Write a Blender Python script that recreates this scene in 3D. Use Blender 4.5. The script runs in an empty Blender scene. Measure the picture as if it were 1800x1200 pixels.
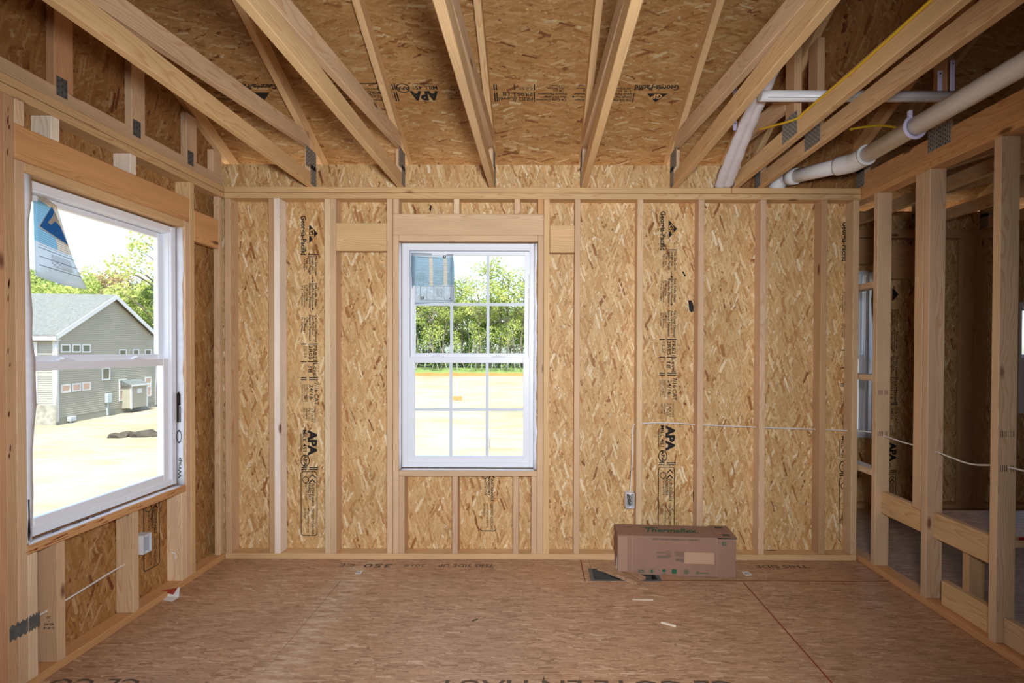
import bpy, bmesh, math, random
from mathutils import Vector, Matrix, Euler
random.seed(7)
S = bpy.context.scene
COL = S.collection
PI = math.pi
# ------------------------------------------------------------------ camera
F, CX, CY = 856.0, 945.5, 622.2          # focal length and principal point for an 1800 x 1200 frame
CAMY, CAMZ = -3.222, 1.402
cam_d = bpy.data.cameras.new('camera'); cam = bpy.data.objects.new('camera', cam_d); COL.objects.link(cam)
cam_d.sensor_width = 36.0; cam_d.lens = F / 1800 * 36
cam_d.shift_x = (900 - CX) / 1800; cam_d.shift_y = (CY - 600) / 1800
cam_d.clip_start = 0.02; cam_d.clip_end = 600
cam.location = (0, CAMY, CAMZ); cam.rotation_euler = (PI / 2 - 0.0107, -0.0030, 0)
S.camera = cam
RC = cam.rotation_euler.to_matrix()
def ray(px, py): return RC @ Vector(((px - CX) / F, -(py - CY) / F, -1))
def on(px, py, ax, v):
    """world point that lies on the plane axis=v (ax 0,1,2; y planes are given as distance D from the camera)"""
    d = ray(px, py); o = Vector((0, CAMY, CAMZ))
    if ax == 1: v = v + CAMY
    t = (v - o[ax]) / d[ax]
    return o + d * t
def Y(D): return D + CAMY

# ------------------------------------------------------------------ node helpers
def srgb(r, g, b):
    f = lambda c: (c / 255 / 12.92) if c / 255 <= 0.04045 else ((c / 255 + 0.055) / 1.055) ** 2.4
    return (f(r), f(g), f(b), 1)
class T:
    def __init__(s, name):
        s.m = bpy.data.materials.new(name); s.m.use_nodes = True; s.t = s.m.node_tree
        s.t.nodes.clear()
        s.out = s.t.nodes.new('ShaderNodeOutputMaterial')
    def n(s, typ, ins=None, **kw):
        x = s.t.nodes.new('ShaderNode' + typ)
        for k, v in kw.items(): setattr(x, k, v)
        for k, v in (ins or {}).items():
            i = x.inputs[k]
            if hasattr(v, 'is_linked') or hasattr(v, 'links'): s.t.links.new(v, i)
            else: i.default_value = v
        return x
    def math(s, op, a, b=0.0, c=0.0, clamp=False):
        x = s.n('Math', operation=op, use_clamp=clamp)
        for i, v in enumerate((a, b, c)):
            if hasattr(v, 'links'): s.t.links.new(v, x.inputs[i])
            else: x.inputs[i].default_value = v
        return x.outputs[0]
    def vmath(s, op, a, b=(0, 0, 0)):
        x = s.n('VectorMath', operation=op)
        for i, v in enumerate((a, b)):
            if hasattr(v, 'links'): s.t.links.new(v, x.inputs[i])
            else: x.inputs[i].default_value = v
        return x.outputs[0]
    def mix(s, fac, a, b, mode='MIX'):
        x = s.n('Mix', data_type='RGBA', blend_type=mode)
        for i, v in ((0, fac), (6, a), (7, b)):
            if hasattr(v, 'links'): s.t.links.new(v, x.inputs[i])
            else: x.inputs[i].default_value = v
        return x.outputs[2]
    def ramp(s, fac, stops, interp='LINEAR'):
        x = s.n('ValToRGB', {'Fac': fac}); r = x.color_ramp; r.interpolation = interp
        while len(r.elements) < len(stops): r.elements.new(0.5)
        for e, (p, c) in zip(r.elements, stops): e.position = p; e.color = c
        return x.outputs[0]
    def bsdf(s, **kw):
        b = s.n('BsdfPrincipled')
        for k, v in kw.items():
            k = k.replace('_', ' ')
            if hasattr(v, 'links'): s.t.links.new(v, b.inputs[k])
            else: b.inputs[k].default_value = v
        s.t.links.new(b.outputs[0], s.out.inputs[0]); return b
    def bump(s, h, strength=0.3, dist=0.002):
        return s.n('Bump', {'Height': h, 'Strength': strength, 'Distance': dist}).outputs[0]

def plain(name, rgb, rough=0.6, metal=0.0, noise=0.0, scale=20, spec=0.3):
    t = T(name); c = srgb(*rgb)
    if noise:
        nz = t.n('TexNoise', {'Vector': t.n('TexCoord').outputs['Object'], 'Scale': scale, 'Detail': 4}).outputs[0]
        lo = tuple(v * (1 - noise) for v in c[:3]) + (1,); hi = tuple(min(1, v * (1 + noise)) for v in c[:3]) + (1,)
        c = t.ramp(nz, [(0.3, lo), (0.7, hi)])
    t.bsdf(Base_Color=c, Roughness=rough, Metallic=metal, Specular_IOR_Level=spec)
    return t.m

def osb(name, ang, spread, L, W, pal, rough=0.62, grain=1.0, cover=0.55, seed=0, dirt=None, nl=10, dark=0.5):
    """oriented strand board: layers of rectangular flakes, each layer turned another way, from the UV map in metres"""
    t = T(name)
    uv = t.n('TexCoord').outputs['UV']
    def wobble(scale, amp):
        c = t.n('TexNoise', {'Vector': uv, 'Scale': scale, 'Detail': 2.0}).outputs['Color']
        sc = t.n('VectorMath', {0: t.vmath('SUBTRACT', c, (0.5, 0.5, 0.5)), 'Scale': amp}, operation='SCALE').outputs[0]
        return t.vmath('ADD', uv, sc)
    uvw = t.vmath('ADD', wobble(7.0, L * 0.30), t.vmath('SUBTRACT', wobble(60.0, W * 0.55), uv))
    col = None; hgt = None
    rnd = random.Random(seed)
    pat = [1.9, -1.5, 1.2, -1.0, -0.75, 0.95, -0.45, 0.35, -0.85, 0.6][:nl]
    for i in range(nl):
        a = ang + spread * pat[i] + rnd.uniform(-5, 5)
        l = L * rnd.uniform(0.75, 1.3); w = W * rnd.uniform(0.7, 1.35) * (1.5 if i < 2 else 1.0)
        mp = t.vmath('ADD', uvw, (rnd.uniform(-9, 9), rnd.uniform(-9, 9), 0))
        rot = t.n('VectorRotate', {'Vector': mp, 'Angle': -math.radians(a)}, rotation_type='Z_AXIS').outputs[0]
        q = t.n('SeparateXYZ', {'Vector': t.vmath('MULTIPLY', rot, (1 / l, 1 / w, 1))}).outputs
        row = t.math('FLOOR', q[1])
        x = t.math('ADD', q[0], t.n('TexWhiteNoise', {'W': row}, noise_dimensions='1D').outputs[0])
        colm = t.math('FLOOR', x)
        wn = t.n('TexWhiteNoise', {'Vector': t.n('CombineXYZ', {0: colm, 1: row, 2: i * 3.7}).outputs[0]}, noise_dimensions='3D')
        r = t.n('SeparateColor', {'Color': wn.outputs['Color']}).outputs; r0 = wn.outputs['Value']
        fx = t.math('SUBTRACT', t.math('FRACT', x), 0.5); fy = t.math('SUBTRACT', t.math('FRACT', q[1]), 0.5)
        ty = t.math('ADD', fy, t.math('MULTIPLY', fx, t.math('MULTIPLY', t.math('SUBTRACT', r[2], 0.5), 0.7)))
        tx = t.math('ADD', fx, t.math('MULTIPLY', fy, t.math('MULTIPLY', t.math('SUBTRACT', r[0], 0.5), 0.18)))
        ex = t.math('SUBTRACT', t.math('ADD', 0.24, t.math('MULTIPLY', r[0], 0.24)), t.math('ABSOLUTE', tx))
        ey = t.math('SUBTRACT', t.math('ADD', 0.16, t.math('MULTIPLY', r[2], 0.30)), t.math('ABSOLUTE', ty))
        d = t.math('MINIMUM', t.math('MULTIPLY', ex, l / w), ey)
        tone = t.ramp(r[1], pal)
        edge = t.n('MapRange', {'Value': d, 1: 0.0, 2: 0.10, 3: 0.74, 4: 1.0}).outputs[0]
        gr = t.n('TexNoise', {'Vector': t.vmath('MULTIPLY', rot, (12, 330, 1)), 'Scale': 1.0, 'Detail': 1.0}, noise_dimensions='2D').outputs[0]
        g2 = t.math('MULTIPLY', edge, t.n('MapRange', {'Value': gr, 1: 0.3, 2: 0.7, 3: 1 - 0.12 * grain, 4: 1 + 0.09 * grain}).outputs[0])
        lay = t.mix(1.0, tone, t.n('CombineColor', {0: g2, 1: g2, 2: g2}).outputs[0], 'MULTIPLY')
        if col is None: col = lay; hgt = r[2]
        else:
            m = t.math('MULTIPLY', t.math('GREATER_THAN', d, 0.0), t.math('GREATER_THAN', r0, 1 - cover))
            col = t.mix(m, col, lay)
            hgt = t.n('Mix', {0: m, 2: hgt, 3: t.math('ADD', t.math('MULTIPLY', r[1], 0.5), 0.08 * i)}).outputs[0]
    big = t.n('TexNoise', {'Vector': uv, 'Scale': 2.3, 'Detail': 3}).outputs[0]
    bg = t.n('MapRange', {'Value': big, 1: 0.3, 2: 0.7, 3: 0.92, 4: 1.07}).outputs[0]
    col = t.mix(1.0, col, t.n('CombineColor', {0: bg, 1: bg, 2: bg}).outputs[0], 'MULTIPLY')
    fine = t.n('TexNoise', {'Vector': uv, 'Scale': 55, 'Detail': 3}).outputs[0]
    spk = t.n('MapRange', {'Value': fine, 1: 0.64, 2: 0.74, 3: 0.0, 4: dark}).outputs[0]
    col = t.mix(spk, col, srgb(104, 64, 32))
    if dirt: col = dirt(t, uv, col)
    t.bsdf(Base_Color=col, Roughness=rough, Specular_IOR_Level=0.35, Normal=t.bump(hgt, 0.3, 0.0012))
    return t.m
PAL = [(0.0, srgb(138, 84, 44)), (0.03, srgb(180, 128, 76)), (0.12, srgb(200, 154, 98)), (0.5, srgb(213, 172, 116)), (0.84, srgb(222, 185, 132)), (0.95, srgb(232, 202, 154)), (1.0, srgb(240, 217, 178))]
PALR = [(0.0, srgb(132, 78, 40)), (0.03, srgb(172, 116, 64)), (0.12, srgb(194, 142, 84)), (0.55, srgb(206, 156, 96)), (0.88, srgb(215, 170, 112)), (0.96, srgb(226, 190, 138)), (1.0, srgb(234, 206, 160))]
PALF = [(0.0, srgb(150, 112, 82)), (0.2, srgb(176, 136, 104)), (0.6, srgb(187, 147, 113)), (0.9, srgb(197, 158, 124)), (1.0, srgb(210, 176, 144))]
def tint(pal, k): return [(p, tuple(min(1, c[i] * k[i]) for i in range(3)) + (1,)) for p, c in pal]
def floor_dirt(t, uv, col):
    sx = t.n('SeparateXYZ', {'Vector': uv}).outputs
    n = t.n('TexNoise', {'Vector': t.vmath('MULTIPLY', uv, (9, 40, 1)), 'Scale': 1.0, 'Detail': 5}).outputs[0]
    # pale sanding dust along the joint
    d = t.math('ABSOLUTE', t.math('ADD', sx[0], 1.12))
    k = t.n('MapRange', {'Value': d, 1: 0.0, 2: 0.16, 3: 0.85, 4: 0.0}).outputs[0]
    k = t.math('MULTIPLY', k, t.n('MapRange', {'Value': n, 1: 0.42, 2: 0.62, 3: 0.0, 4: 1.0}).outputs[0])
    col = t.mix(t.math('MULTIPLY', k, 0.6), col, srgb(226, 206, 176))
    n2 = t.n('TexNoise', {'Vector': uv, 'Scale': 1.7, 'Detail': 4}).outputs[0]
    k2 = t.n('MapRange', {'Value': n2, 1: 0.56, 2: 0.72, 3: 0.0, 4: 0.25}).outputs[0]
    return t.mix(k2, col, srgb(206, 132, 88))
M = {}
M['osb_wall'] = osb('strand board, upright flakes', 90, 32, 0.118, 0.0205, PAL, seed=3, cover=.56)
M['osb_shaded'] = osb('strand board, gable', 60, 30, 0.110, 0.020, tint(PALR, (.50, .42, .34)), seed=11)  # board palette darkened, standing in for weak light up at the gable
M['osb_left_shaded'] = osb('strand board, deeper toned left wall panel', 90, 32, 0.110, 0.020, tint(PAL, (.62, .50, .38)), seed=13)  # wall palette darkened so the left wall's weaker light sits in the colour
M['osb_roof'] = osb('strand board, roof deck', 0, 26, 0.112, 0.019, tint(PALR, (.66, .65, .62)), seed=5)  # palette dimmed, light falloff under the roof is partly in the colour
M['osb_floor'] = osb('coated subfloor board', 0, 9, 0.070, 0.011, PALF, rough=0.5, grain=0.4, seed=9, dirt=floor_dirt, dark=.3)

def wood():
    t = T('sawn pine lumber')
    oi = t.n('ObjectInfo'); oc = t.n('TexCoord').outputs['Object']
    rv = t.n('CombineXYZ', {0: t.math('MULTIPLY', oi.outputs['Random'], 37.0), 1: t.math('MULTIPLY', oi.outputs['Random'], 0.0), 2: 0.0}).outputs[0]
    p = t.vmath('ADD', oc, rv)
    lo = t.n('TexNoise', {'Vector': t.vmath('MULTIPLY', p, (1.6, 9, 9)), 'Scale': 1.0, 'Detail': 2}).outputs['Color']
    # knots bend the grain
    kv = t.n('TexVoronoi', {'Vector': t.vmath('MULTIPLY', p, (3.1, 9, 9)), 'Scale': 1.0, 'Randomness': 1.0})
    q = t.vmath('ADD', p, t.vmath('MULTIPLY', t.vmath('SUBTRACT', lo, (0.5, 0.5, 0.5)), (0.0, 0.07, 0.07)))
    qx = t.n('SeparateXYZ', {'Vector': q}).outputs
    r1 = t.math('ADD', qx[1], t.math('ADD', 0.03, t.math('MULTIPLY', oi.outputs['Random'], 0.07)))
    r2 = t.math('ADD', qx[2], t.math('SUBTRACT', t.math('MULTIPLY', t.math('FRACT', t.math('MULTIPLY', oi.outputs['Random'], 7.3)), 0.14), 0.07))
    r = t.math('SQRT', t.math('ADD', t.math('MULTIPLY', r1, r1), t.math('MULTIPLY', r2, r2)))
    kd = t.n('MapRange', {'Value': kv.outputs['Distance'], 1: 0.05, 2: 0.5, 3: 1.0, 4: 0.0}, interpolation_type='SMOOTHSTEP').outputs[0]
    r = t.math('ADD', r, t.math('MULTIPLY', kd, 0.010))
    s = t.math('FRACT', t.math('MULTIPLY', r, 150.0))
    ring = t.ramp(s, [(0.0, (0.0,) * 3 + (1,)), (0.55, (0.18,) * 3 + (1,)), (0.88, (0.9,) * 3 + (1,)), (1.0, (0.0,) * 3 + (1,))])
    fn = t.n('TexNoise', {'Vector': t.vmath('MULTIPLY', p, (5, 260, 260)), 'Scale': 1.0, 'Detail': 3}).outputs[0]
    bn = t.n('TexNoise', {'Vector': t.vmath('MULTIPLY', p, (2.2, 14, 14)), 'Scale': 1.0, 'Detail': 3}).outputs[0]
    base = oi.outputs['Color']
    late = t.mix(1.0, base, srgb(214, 160, 112), 'MULTIPLY')
    c = t.mix(t.math('MULTIPLY', ring, 0.50), base, late)
    f2 = t.n('MapRange', {'Value': fn, 1: 0.3, 2: 0.7, 3: 0.93, 4: 1.05}).outputs[0]
    b2 = t.n('MapRange', {'Value': bn, 1: 0.3, 2: 0.7, 3: 0.90, 4: 1.07}).outputs[0]
    fb = t.math('MULTIPLY', f2, b2)
    c = t.mix(1.0, c, t.n('CombineColor', {0: fb, 1: fb, 2: fb}).outputs[0], 'MULTIPLY')
    kc = t.n('SeparateColor', {'Color': kv.outputs['Color']}).outputs[0]
    kn = t.math('MULTIPLY', t.n('MapRange', {'Value': kv.outputs['Distance'], 1: 0.06, 2: 0.16, 3: 0.9, 4: 0.0}, interpolation_type='SMOOTHSTEP').outputs[0], t.math('GREATER_THAN', kc, 0.62))
    c = t.mix(kn, c, srgb(104, 58, 34))
    t.bsdf(Base_Color=c, Roughness=0.62, Specular_IOR_Level=0.3, Normal=t.bump(fn, 0.15, 0.0008))
    return t.m
M['wood'] = wood()
TONE = {'pine': srgb(220, 188, 150), 'pale': srgb(232, 204, 168), 'white': srgb(246, 234, 214), 'pink': srgb(214, 180, 144),
        'orange': srgb(216, 166, 112), 'brown': srgb(202, 164, 122), 'red': srgb(206, 158, 118), 'grey': srgb(196, 176, 150), 'gold': srgb(222, 186, 136)}
M['ink'] = plain('black printing ink', (34, 29, 26), 0.7)
M['ink_tan'] = plain('bare board inside the printed triangle', (206, 158, 98), 0.7)
M['ink_grey'] = plain('faded grey ink', (92, 76, 62), 0.7)
M['ink_red'] = plain('red marking chalk', (140, 62, 42), 0.8)
M['ink_green'] = plain('dark green ink', (40, 92, 66), 0.7)
M['ink_dark'] = plain('dull green-black ink', (70, 70, 58), 0.7)
M['vinyl'] = plain('white vinyl', (236, 238, 244), 0.35, spec=0.5)
M['grille'] = plain('white grille bars', (214, 222, 230), 0.4)
M['wrap'] = plain('white house wrap sheet', (232, 234, 242), 0.6, noise=0.05, scale=30)
M['foam'] = plain('black flashing tape', (24, 24, 26), 0.5)
M['pvc'] = plain('white plastic drain pipe', (232, 230, 228), 0.35, spec=0.5)
M['pvc_wrap'] = plain('white wrapped duct', (226, 220, 222), 0.6, noise=0.06, scale=14)
M['strap'] = plain('pale lilac plastic strap', (214, 208, 236), 0.5)
M['steel'] = plain('galvanised steel', (150, 146, 138), 0.5, metal=0.2, noise=0.2, scale=60)
M['slot'] = plain('punched slots and shaded duct steel', (70, 64, 58), 0.7)
M['steel_dull'] = plain('dull galvanised plate', (104, 106, 104), 0.55, metal=0.35, noise=0.25, scale=40)
M['dark'] = plain('dark hole', (16, 14, 13), 0.9)
M['cable_white'] = plain('white cable jacket', (226, 220, 214), 0.5)
M['cable_yellow'] = plain('yellow cable jacket', (214, 172, 40), 0.5)
M['box_plastic'] = plain('grey white plastic box', (216, 216, 218), 0.5)
M['box_inner'] = plain('blue grey plastic', (168, 176, 188), 0.5)
M['card'] = plain('brown cardboard', (152, 117, 98), 0.75, noise=0.05, scale=8)
M['card_tape'] = plain('cardboard flap edge', (166, 130, 110), 0.7)
M['card_label'] = plain('tan paper label', (188, 152, 124), 0.7)
M['paper'] = plain('white paper', (228, 224, 220), 0.7)
M['paper_red'] = plain('red printed paper', (160, 62, 44), 0.6)
M['tub'] = plain('white acrylic', (232, 234, 240), 0.25, spec=0.5)
M['red_edge'] = plain('red painted board edge', (150, 30, 32), 0.6)

def glass():
    t = T('clear window glass')
    g = t.n('BsdfGlossy', {'Roughness': 0.02, 'Color': (0.9, 1, 0.97, 1)}); tr = t.n('BsdfTransparent', {'Color': (0.95, 0.98, 0.97, 1)})
    f = t.n('LayerWeight', {'Blend': 0.5}).outputs['Facing']
    f = t.math('ADD', .02, t.math('MULTIPLY', t.math('POWER', f, 5.0), .45))
    m = t.n('MixShader', {0: f, 1: tr.outputs[0], 2: g.outputs[0]})
    t.t.links.new(m.outputs[0], t.out.inputs[0]); return t.m
M['glass'] = glass()
def film(name, rgb, alpha):
    t = T(name)
    d = t.n('BsdfDiffuse', {'Color': srgb(*rgb)}); tl = t.n('BsdfTranslucent', {'Color': srgb(*rgb)}); tr = t.n('BsdfTransparent')
    a = t.n('MixShader', {0: 0.5, 1: d.outputs[0], 2: tl.outputs[0]})
    m = t.n('MixShader', {0: alpha, 1: tr.outputs[0], 2: a.outputs[0]})
    t.t.links.new(m.outputs[0], t.out.inputs[0]); return t.m
M['film'] = film('thin printed label film', (214, 222, 230), 0.72)
M['film_blue'] = film('pale blue printed film', (140, 196, 220), 0.75)
M['film_tan'] = film('cream printed film', (232, 222, 206), 0.8)
M['film_ink'] = plain('blue printed film back', (24, 104, 178), 0.5)

# ------------------------------------------------------------------ geometry helpers
def set_props(o, label=None, cat=None, group=None, kind=None):
    if label: o['label'] = label
    if cat: o['category'] = cat
    if group: o['group'] = group
    if kind: o['kind'] = kind
    return o
def uv_metres(me, slope=False):
    uv = me.uv_layers.new(name='UVMap')
    for p in me.polygons:
        n = p.normal
        a = [abs(c) for c in n]; k = a.index(max(a))
        for li in p.loop_indices:
            c = me.vertices[me.loops[li].vertex_index].co
            if k == 0: q = (c.y, c.z)
            elif k == 1: q = (c.x, c.z)
            else: q = (c.x, c.y * (1.118 if slope else 1.0))
            uv.data[li].uv = q
def link(name, me, mat, parent=None):
    o = bpy.data.objects.new(name, me); COL.objects.link(o)
    if mat is not None:
        for m in (mat if isinstance(mat, (list, tuple)) else [mat]): me.materials.append(M[m] if isinstance(m, str) else m)
    if parent is not None: o.parent = parent
    return o
def empty(name, loc=(0, 0, 0), label=None, cat=None, group=None, kind=None, rot=None):
    o = bpy.data.objects.new(name, None); COL.objects.link(o); o.location = loc; o.empty_display_size = 0.1
    if rot: o.rotation_euler = rot
    return set_props(o, label, cat, group, kind)
class MB:
    def __init__(s): s.bm = bmesh.new()
    def box(s, x0, x1, y0, y1, z0, z1, bev=0.0, mat=0):
        r = bmesh.ops.create_cube(s.bm, size=1.0)
        vs = r['verts']
        for v in vs:
            v.co = Vector((x0 + (v.co.x + .5) * (x1 - x0), y0 + (v.co.y + .5) * (y1 - y0), z0 + (v.co.z + .5) * (z1 - z0)))
        fs = list({f for v in vs for f in v.link_faces})
        for f in fs: f.material_index = mat
        if bev:
            es = list({e for v in vs for e in v.link_edges})
            bmesh.ops.bevel(s.bm, geom=es, offset=bev, segments=1, affect='EDGES', profile=0.5)
        return s
    def prism(s, pts, d, mat=0):
        """pts: list of 3D points of a planar outline; d: extrusion vector"""
        a = [s.bm.verts.new(p) for p in pts]; b = [s.bm.verts.new(Vector(p) + Vector(d)) for p in pts]
        n = len(pts)
        fs = [s.bm.faces.new(a), s.bm.faces.new(b[::-1])]
        for i in range(n): fs.append(s.bm.faces.new((a[i], b[i], b[(i + 1) % n], a[(i + 1) % n])))
        for f in fs: f.material_index = mat
        return s
    def quad(s, *pts, mat=0):
        f = s.bm.faces.new([s.bm.verts.new(p) for p in pts]); f.material_index = mat; return s
    def tube(s, pts, r, seg=14, cap=True, mat=0, prof=None):
        """tube along a polyline; r number or list; prof: unit cross-section points"""
        pts = [Vector(p) for p in pts]; rs = r if isinstance(r, (list, tuple)) else [r] * len(pts)
        rings = []; up = Vector((0, 0, 1)); prev = None
        for i, p in enumerate(pts):
            d = (pts[min(i + 1, len(pts) - 1)] - pts[max(i - 1, 0)]).normalized()
            if prev is None:
                u = up if abs(d.dot(up)) < 0.9 else Vector((0, 1, 0))
                a = d.cross(u).normalized()
            else: a = (prev - d * prev.dot(d)).normalized()
            prev = a; b = d.cross(a)
            cs = prof or [(math.cos(2 * PI * k / seg), math.sin(2 * PI * k / seg)) for k in range(seg)]
            rings.append([s.bm.verts.new(p + a * (c[0] * rs[i]) + b * (c[1] * rs[i])) for c in cs])
        m = len(rings[0])
        for i in range(len(rings) - 1):
            for k in range(m):
                f = s.bm.faces.new((rings[i][k], rings[i][(k + 1) % m], rings[i + 1][(k + 1) % m], rings[i + 1][k])); f.smooth = True; f.material_index = mat
        if cap:
            for rr in (rings[0][::-1], rings[-1]):
                f = s.bm.faces.new(rr); f.material_index = mat
        return s
    def mesh(s, name):
        bmesh.ops.recalc_face_normals(s.bm, faces=s.bm.faces[:])
        me = bpy.data.meshes.new(name); s.bm.to_mesh(me); s.bm.free(); return me
    def build(s, name, mat, parent=None, uv=False, slope=False):
        me = s.mesh(name); me.update()
        if uv: uv_metres(me, slope)
        return link(name, me, mat, parent)

ROT = {'X': Matrix.Identity(3), 'Z': Euler((0, -PI / 2, 0)).to_matrix(), 'Y': Euler((0, 0, PI / 2)).to_matrix()}
def board(name, ext, axis, label=None, cat=None, group=None, tone='pine', parent=None, bev=0.0025, twist=0.0):
    """a piece of lumber; ext = x0,x1,D0,D1,z0,z1 (D measured from the camera plane); its grain runs along local X"""
    x0, x1, d0, d1, z0, z1 = ext
    c = Vector(((x0 + x1) / 2, Y((d0 + d1) / 2), (z0 + z1) / 2)); w = (x1 - x0, d1 - d0, z1 - z0)
    loc = {'X': w, 'Z': (w[2], w[1], w[0]), 'Y': (w[1], w[0], w[2])}[axis]
    mb = MB().box(-loc[0] / 2, loc[0] / 2, -loc[1] / 2, loc[1] / 2, -loc[2] / 2, loc[2] / 2, bev)
    o = mb.build(name, 'wood', parent)
    o.rotation_euler = ROT[axis].to_euler(); o.location = c - (Vector(parent.location) if parent else Vector((0, 0, 0)))
    if twist: o.rotation_euler.rotate_axis('X', twist)
    t = TONE[tone]; j = random.uniform(0.94, 1.05)
    o.color = (min(1, t[0] * j), min(1, t[1] * j * random.uniform(0.98, 1.02)), min(1, t[2] * j * random.uniform(0.96, 1.03)), 1)
    return set_props(o, label, cat, group)
def sloped(name, p0, p1, wx, h, parent, tone='pine'):
    """lumber whose lower face runs from p0 to p1 in a Y-Z plane (p = x,D,z)"""
    a = Vector((p0[0], Y(p0[1]), p0[2])); b = Vector((p1[0], Y(p1[1]), p1[2]))
    if b.y < a.y: a, b = b, a
    d = b - a; L = d.length
    ang = math.atan2(d.z, d.y)
    m = Matrix.Rotation(PI / 2, 3, 'Z'); m = Matrix.Rotation(ang, 3, 'X') @ m
    up = m @ Vector((0, 0, 1))
    mb = MB().box(-L / 2, L / 2, -wx / 2, wx / 2, -h / 2, h / 2, 0.0025)
    o = mb.build(name, 'wood', parent); o.rotation_euler = m.to_euler()
    o.location = (a + b) / 2 + up * (h / 2) - (Vector(parent.location) if parent else Vector((0, 0, 0)))
    t = TONE[tone]; j = random.uniform(0.94, 1.04); o.color = (t[0] * j, t[1] * j, t[2] * j, 1)
    return o

# ---- printing: flat letters and marks lying on a surface
TXT = {}
def text_geo(s, bold=0.0, shear=0.0):
    k = (s, bold, shear)
    if k in TXT: return TXT[k]
    c = bpy.data.curves.new('t', 'FONT'); c.body = s; c.size = 1.0; c.offset = bold; c.shear = shear; c.resolution_u = 2
    o = bpy.data.objects.new('t', c); COL.objects.link(o)
    dg = bpy.context.evaluated_depsgraph_get(); dg.update()
    me = bpy.data.meshes.new_from_object(o.evaluated_get(dg))
    vs = [(v.co.x, v.co.y) for v in me.vertices]; fs = [tuple(p.vertices) for p in me.polygons]
    bpy.data.objects.remove(o); bpy.data.curves.remove(c); bpy.data.meshes.remove(me)
    TXT[k] = (vs, fs); return TXT[k]
class Ink:
    """u runs along the reading direction, v towards the letters' tops"""
    def __init__(s, k=1.0): s.v = []; s.f = []; s.k = k
    def poly(s, pts):
        n = len(s.v); s.v += [(p[0] * s.k, p[1] * s.k) for p in pts]; s.f.append(tuple(range(n, n + len(pts)))); return s
    def rect(s, u0, v0, u1, v1): return s.poly([(u0, v0), (u1, v0), (u1, v1), (u0, v1)])
    def text(s, st, u0, v0, u1, h, bold=0.0, shear=0.0):
        """letters fitted between u0 and u1, capitals h tall, baseline v0"""
        vs, fs = text_geo(st, bold, shear)
        if not vs: return s
        x0 = min(p[0] for p in vs); x1 = max(p[0] for p in vs)
        n = len(s.v); sx = (u1 - u0) / (x1 - x0); sy = h / 0.72
        s.v += [((u0 + (p[0] - x0) * sx) * s.k, (v0 + p[1] * sy) * s.k) for p in vs]
        s.f += [tuple(n + i for i in f) for f in fs]; return s
    def frame(s, u0, v0, u1, v1, w, r=0.0, seg=5):
        def rr(a0, b0, a1, b1, q):
            out = []
            for cx, cy, a in ((a1 - q, b0 + q, -90), (a1 - q, b1 - q, 0), (a0 + q, b1 - q, 90), (a0 + q, b0 + q, 180)):
                for i in range(seg + 1):
                    t = math.radians(a + 90 * i / seg); out.append((cx + q * math.cos(t), cy + q * math.sin(t)))
            return out
        A = rr(u0, v0, u1, v1, max(r, 1e-4)); B = rr(u0 + w, v0 + w, u1 - w, v1 - w, max(r - w, 1e-4))
        for i in range(len(A)): j = (i + 1) % len(A); s.poly([A[i], A[j], B[j], B[i]])
        return s
    def ring(s, cu, cv, r, w, n=20, su=1.0):
        for i in range(n):
            a = 2 * PI * i / n; b = 2 * PI * (i + 1) / n
            s.poly([(cu + su * r * math.cos(a), cv + r * math.sin(a)), (cu + su * r * math.cos(b), cv + r * math.sin(b)),
                    (cu + su * (r - w) * math.cos(b), cv + (r - w) * math.sin(b)), (cu + su * (r - w) * math.cos(a), cv + (r - w) * math.sin(a))])
        return s
    def build(s, name, mat, parent, org, u, v, lift=0.0007, label=None):
        u = Vector(u).normalized(); v = Vector(v).normalized(); n = u.cross(v)
        me = bpy.data.meshes.new(name)
        me.from_pydata([tuple(Vector(org) + u * a + v * b + n * lift) for a, b in s.v], [], s.f); me.update()
        o = link(name, me, mat)
        if parent is not None:
            o.parent = parent; o.matrix_parent_inverse = parent.matrix_basis.inverted() if parent.matrix_basis else Matrix()
        if label: o['label'] = label
        return o
def clip_ink(I, umax=1e9, umin=-1e9, vmax=1e9):
    I.f = [f for f in I.f if all(umin <= I.v[i][0] <= umax and I.v[i][1] <= vmax for i in f)]; return I
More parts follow.
